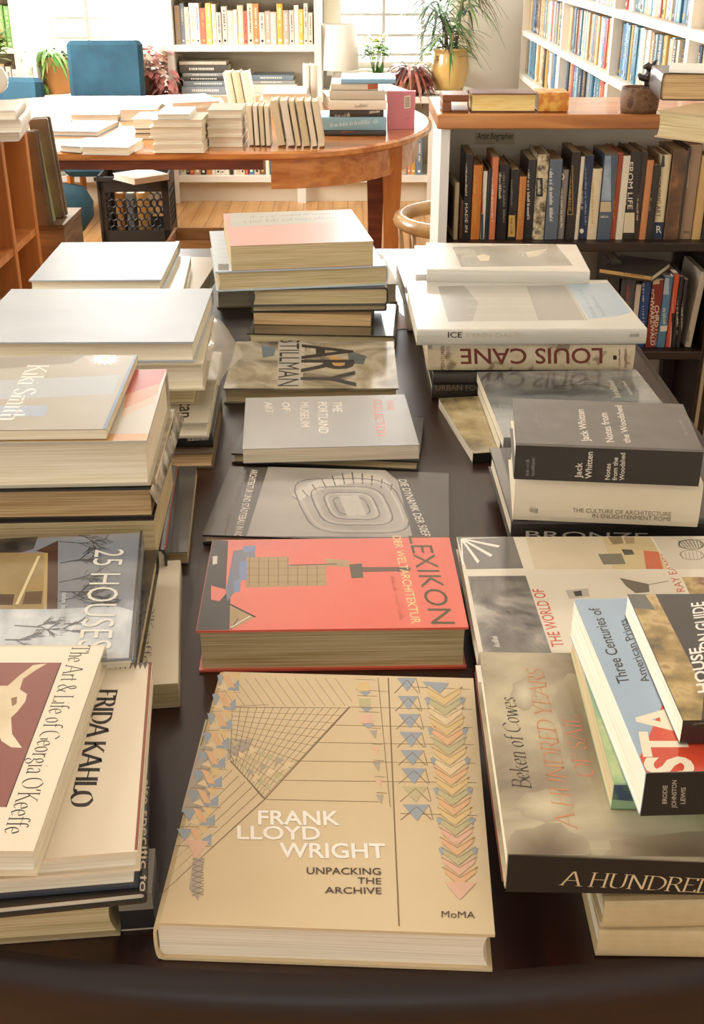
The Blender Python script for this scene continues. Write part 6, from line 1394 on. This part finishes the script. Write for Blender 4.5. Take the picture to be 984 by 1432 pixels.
P_([(160, 178), (560, 172), (625, 283), (192, 288)], M('#aaa79b', .25, .3)); P_([(160, 178), (240, 176), (285, 228), (268, 285), (192, 288)], M('#8a887c', .25, .3)); P_([(435, 178), (550, 174), (615, 283), (470, 283)], M('#94928a', .25, .3))
for k in range(4): b.line('T', cX(250, 190+26*k), cX(440+10*k, 188+26*k), M('#b3afa2', .2), 0.002)
b.line('T', cX(435, 178), cX(478, 284), M('#8d8a80', .2), 0.0015)
P_([(560, 172), (690, 168), (760, 258), (720, 270), (628, 280)], M('#9fb2c0', .25, .3)); b.scribble('T', cX(655, 275), cX(600, 180), cX(640, 275), M('#8796a0', .2), 3); b.scribble('T', cX(680, 268), cX(640, 205), cX(668, 270), M('#8796a0', .2), 5)
b.text('S', 'ICE', (626, 472), (646, 472), (626, 464), BK, 0.012); b.text('S', 'LYNN DAVIS', (652, 472), (729, 472), (652, 465), M('#bfb294', .4), 0.0)
b.scribble('S', (880, 472), (894, 471), (880, 465), GY, 4)
b.done('hardcover_book', 'large pale grey photo book on the upside down titled book', GRt)
# sixth right stack
b = flat(0.80, 0.0495, M('#cdbd98', .5), 'F', PG, True, nl=(570, 428), w=0.26, d=0.2, yaw=0); b.done('hardcover_book', 'tan book lowest in the farthest right stack', GRt)
b = flat(0.835, 0.0345, M('#d4d8d8', .2, .6), 'F', PGW, True, nl=(566, 402), w=0.26, d=0.22, yaw=3); r3 = b.done('hardcover_book', 'pale bluish book second lowest in the farthest right stack', GRt); b3 = b
b = flat(0.865, 0.0295, M('#e2ded2', .25, .5), 'F', PGW, True, nl=(582, 384), w=0.28, d=0.22, yaw=-2)
b.poly('T', [(558, 358), (580, 356), (596, 384), (578, 386)], M('#aab8c4', .2, .6)); b.done('hardcover_book', 'white and blue book just under the framed portrait cover', GRt)
b = flat(0.89, 0.0245, MN('ivory_cover', [(0.3, '#c6c1b4'), (0.7, '#d0cbbe')], scale=3, rough=0.22, coat=0.4), 'F', PGW, True, nl=(597, 377), nr=(825, 380), d=0.2)
cX = lambda x, y: (540 + x/2.2162, 320 + y/2.2162)
P_([(205, 56), (525, 48), (578, 114), (232, 118)], MN('grey_painting', [(0.35, '#4f4f4c'), (0.55, '#7c7c76'), (0.75, '#a8a390')], scale=12, rough=0.18, coat=0.7)); P_([(280, 85), (300, 78), (322, 84), (318, 98), (290, 100)], M('#cdbf9c', .2, .6)); P_([(430, 72), (500, 62), (470, 84), (440, 88)], M('#bdb6a2', .2, .6))
for k in range(4): b.scribble('T', cX(140+18*k, 118), cX(125+18*k, 70), cX(134+18*k, 118), M('#a9a69c', .3), k)
b.done('hardcover_book', 'ivory book with a grey framed painting on its cover, farthest right stack', GRt)
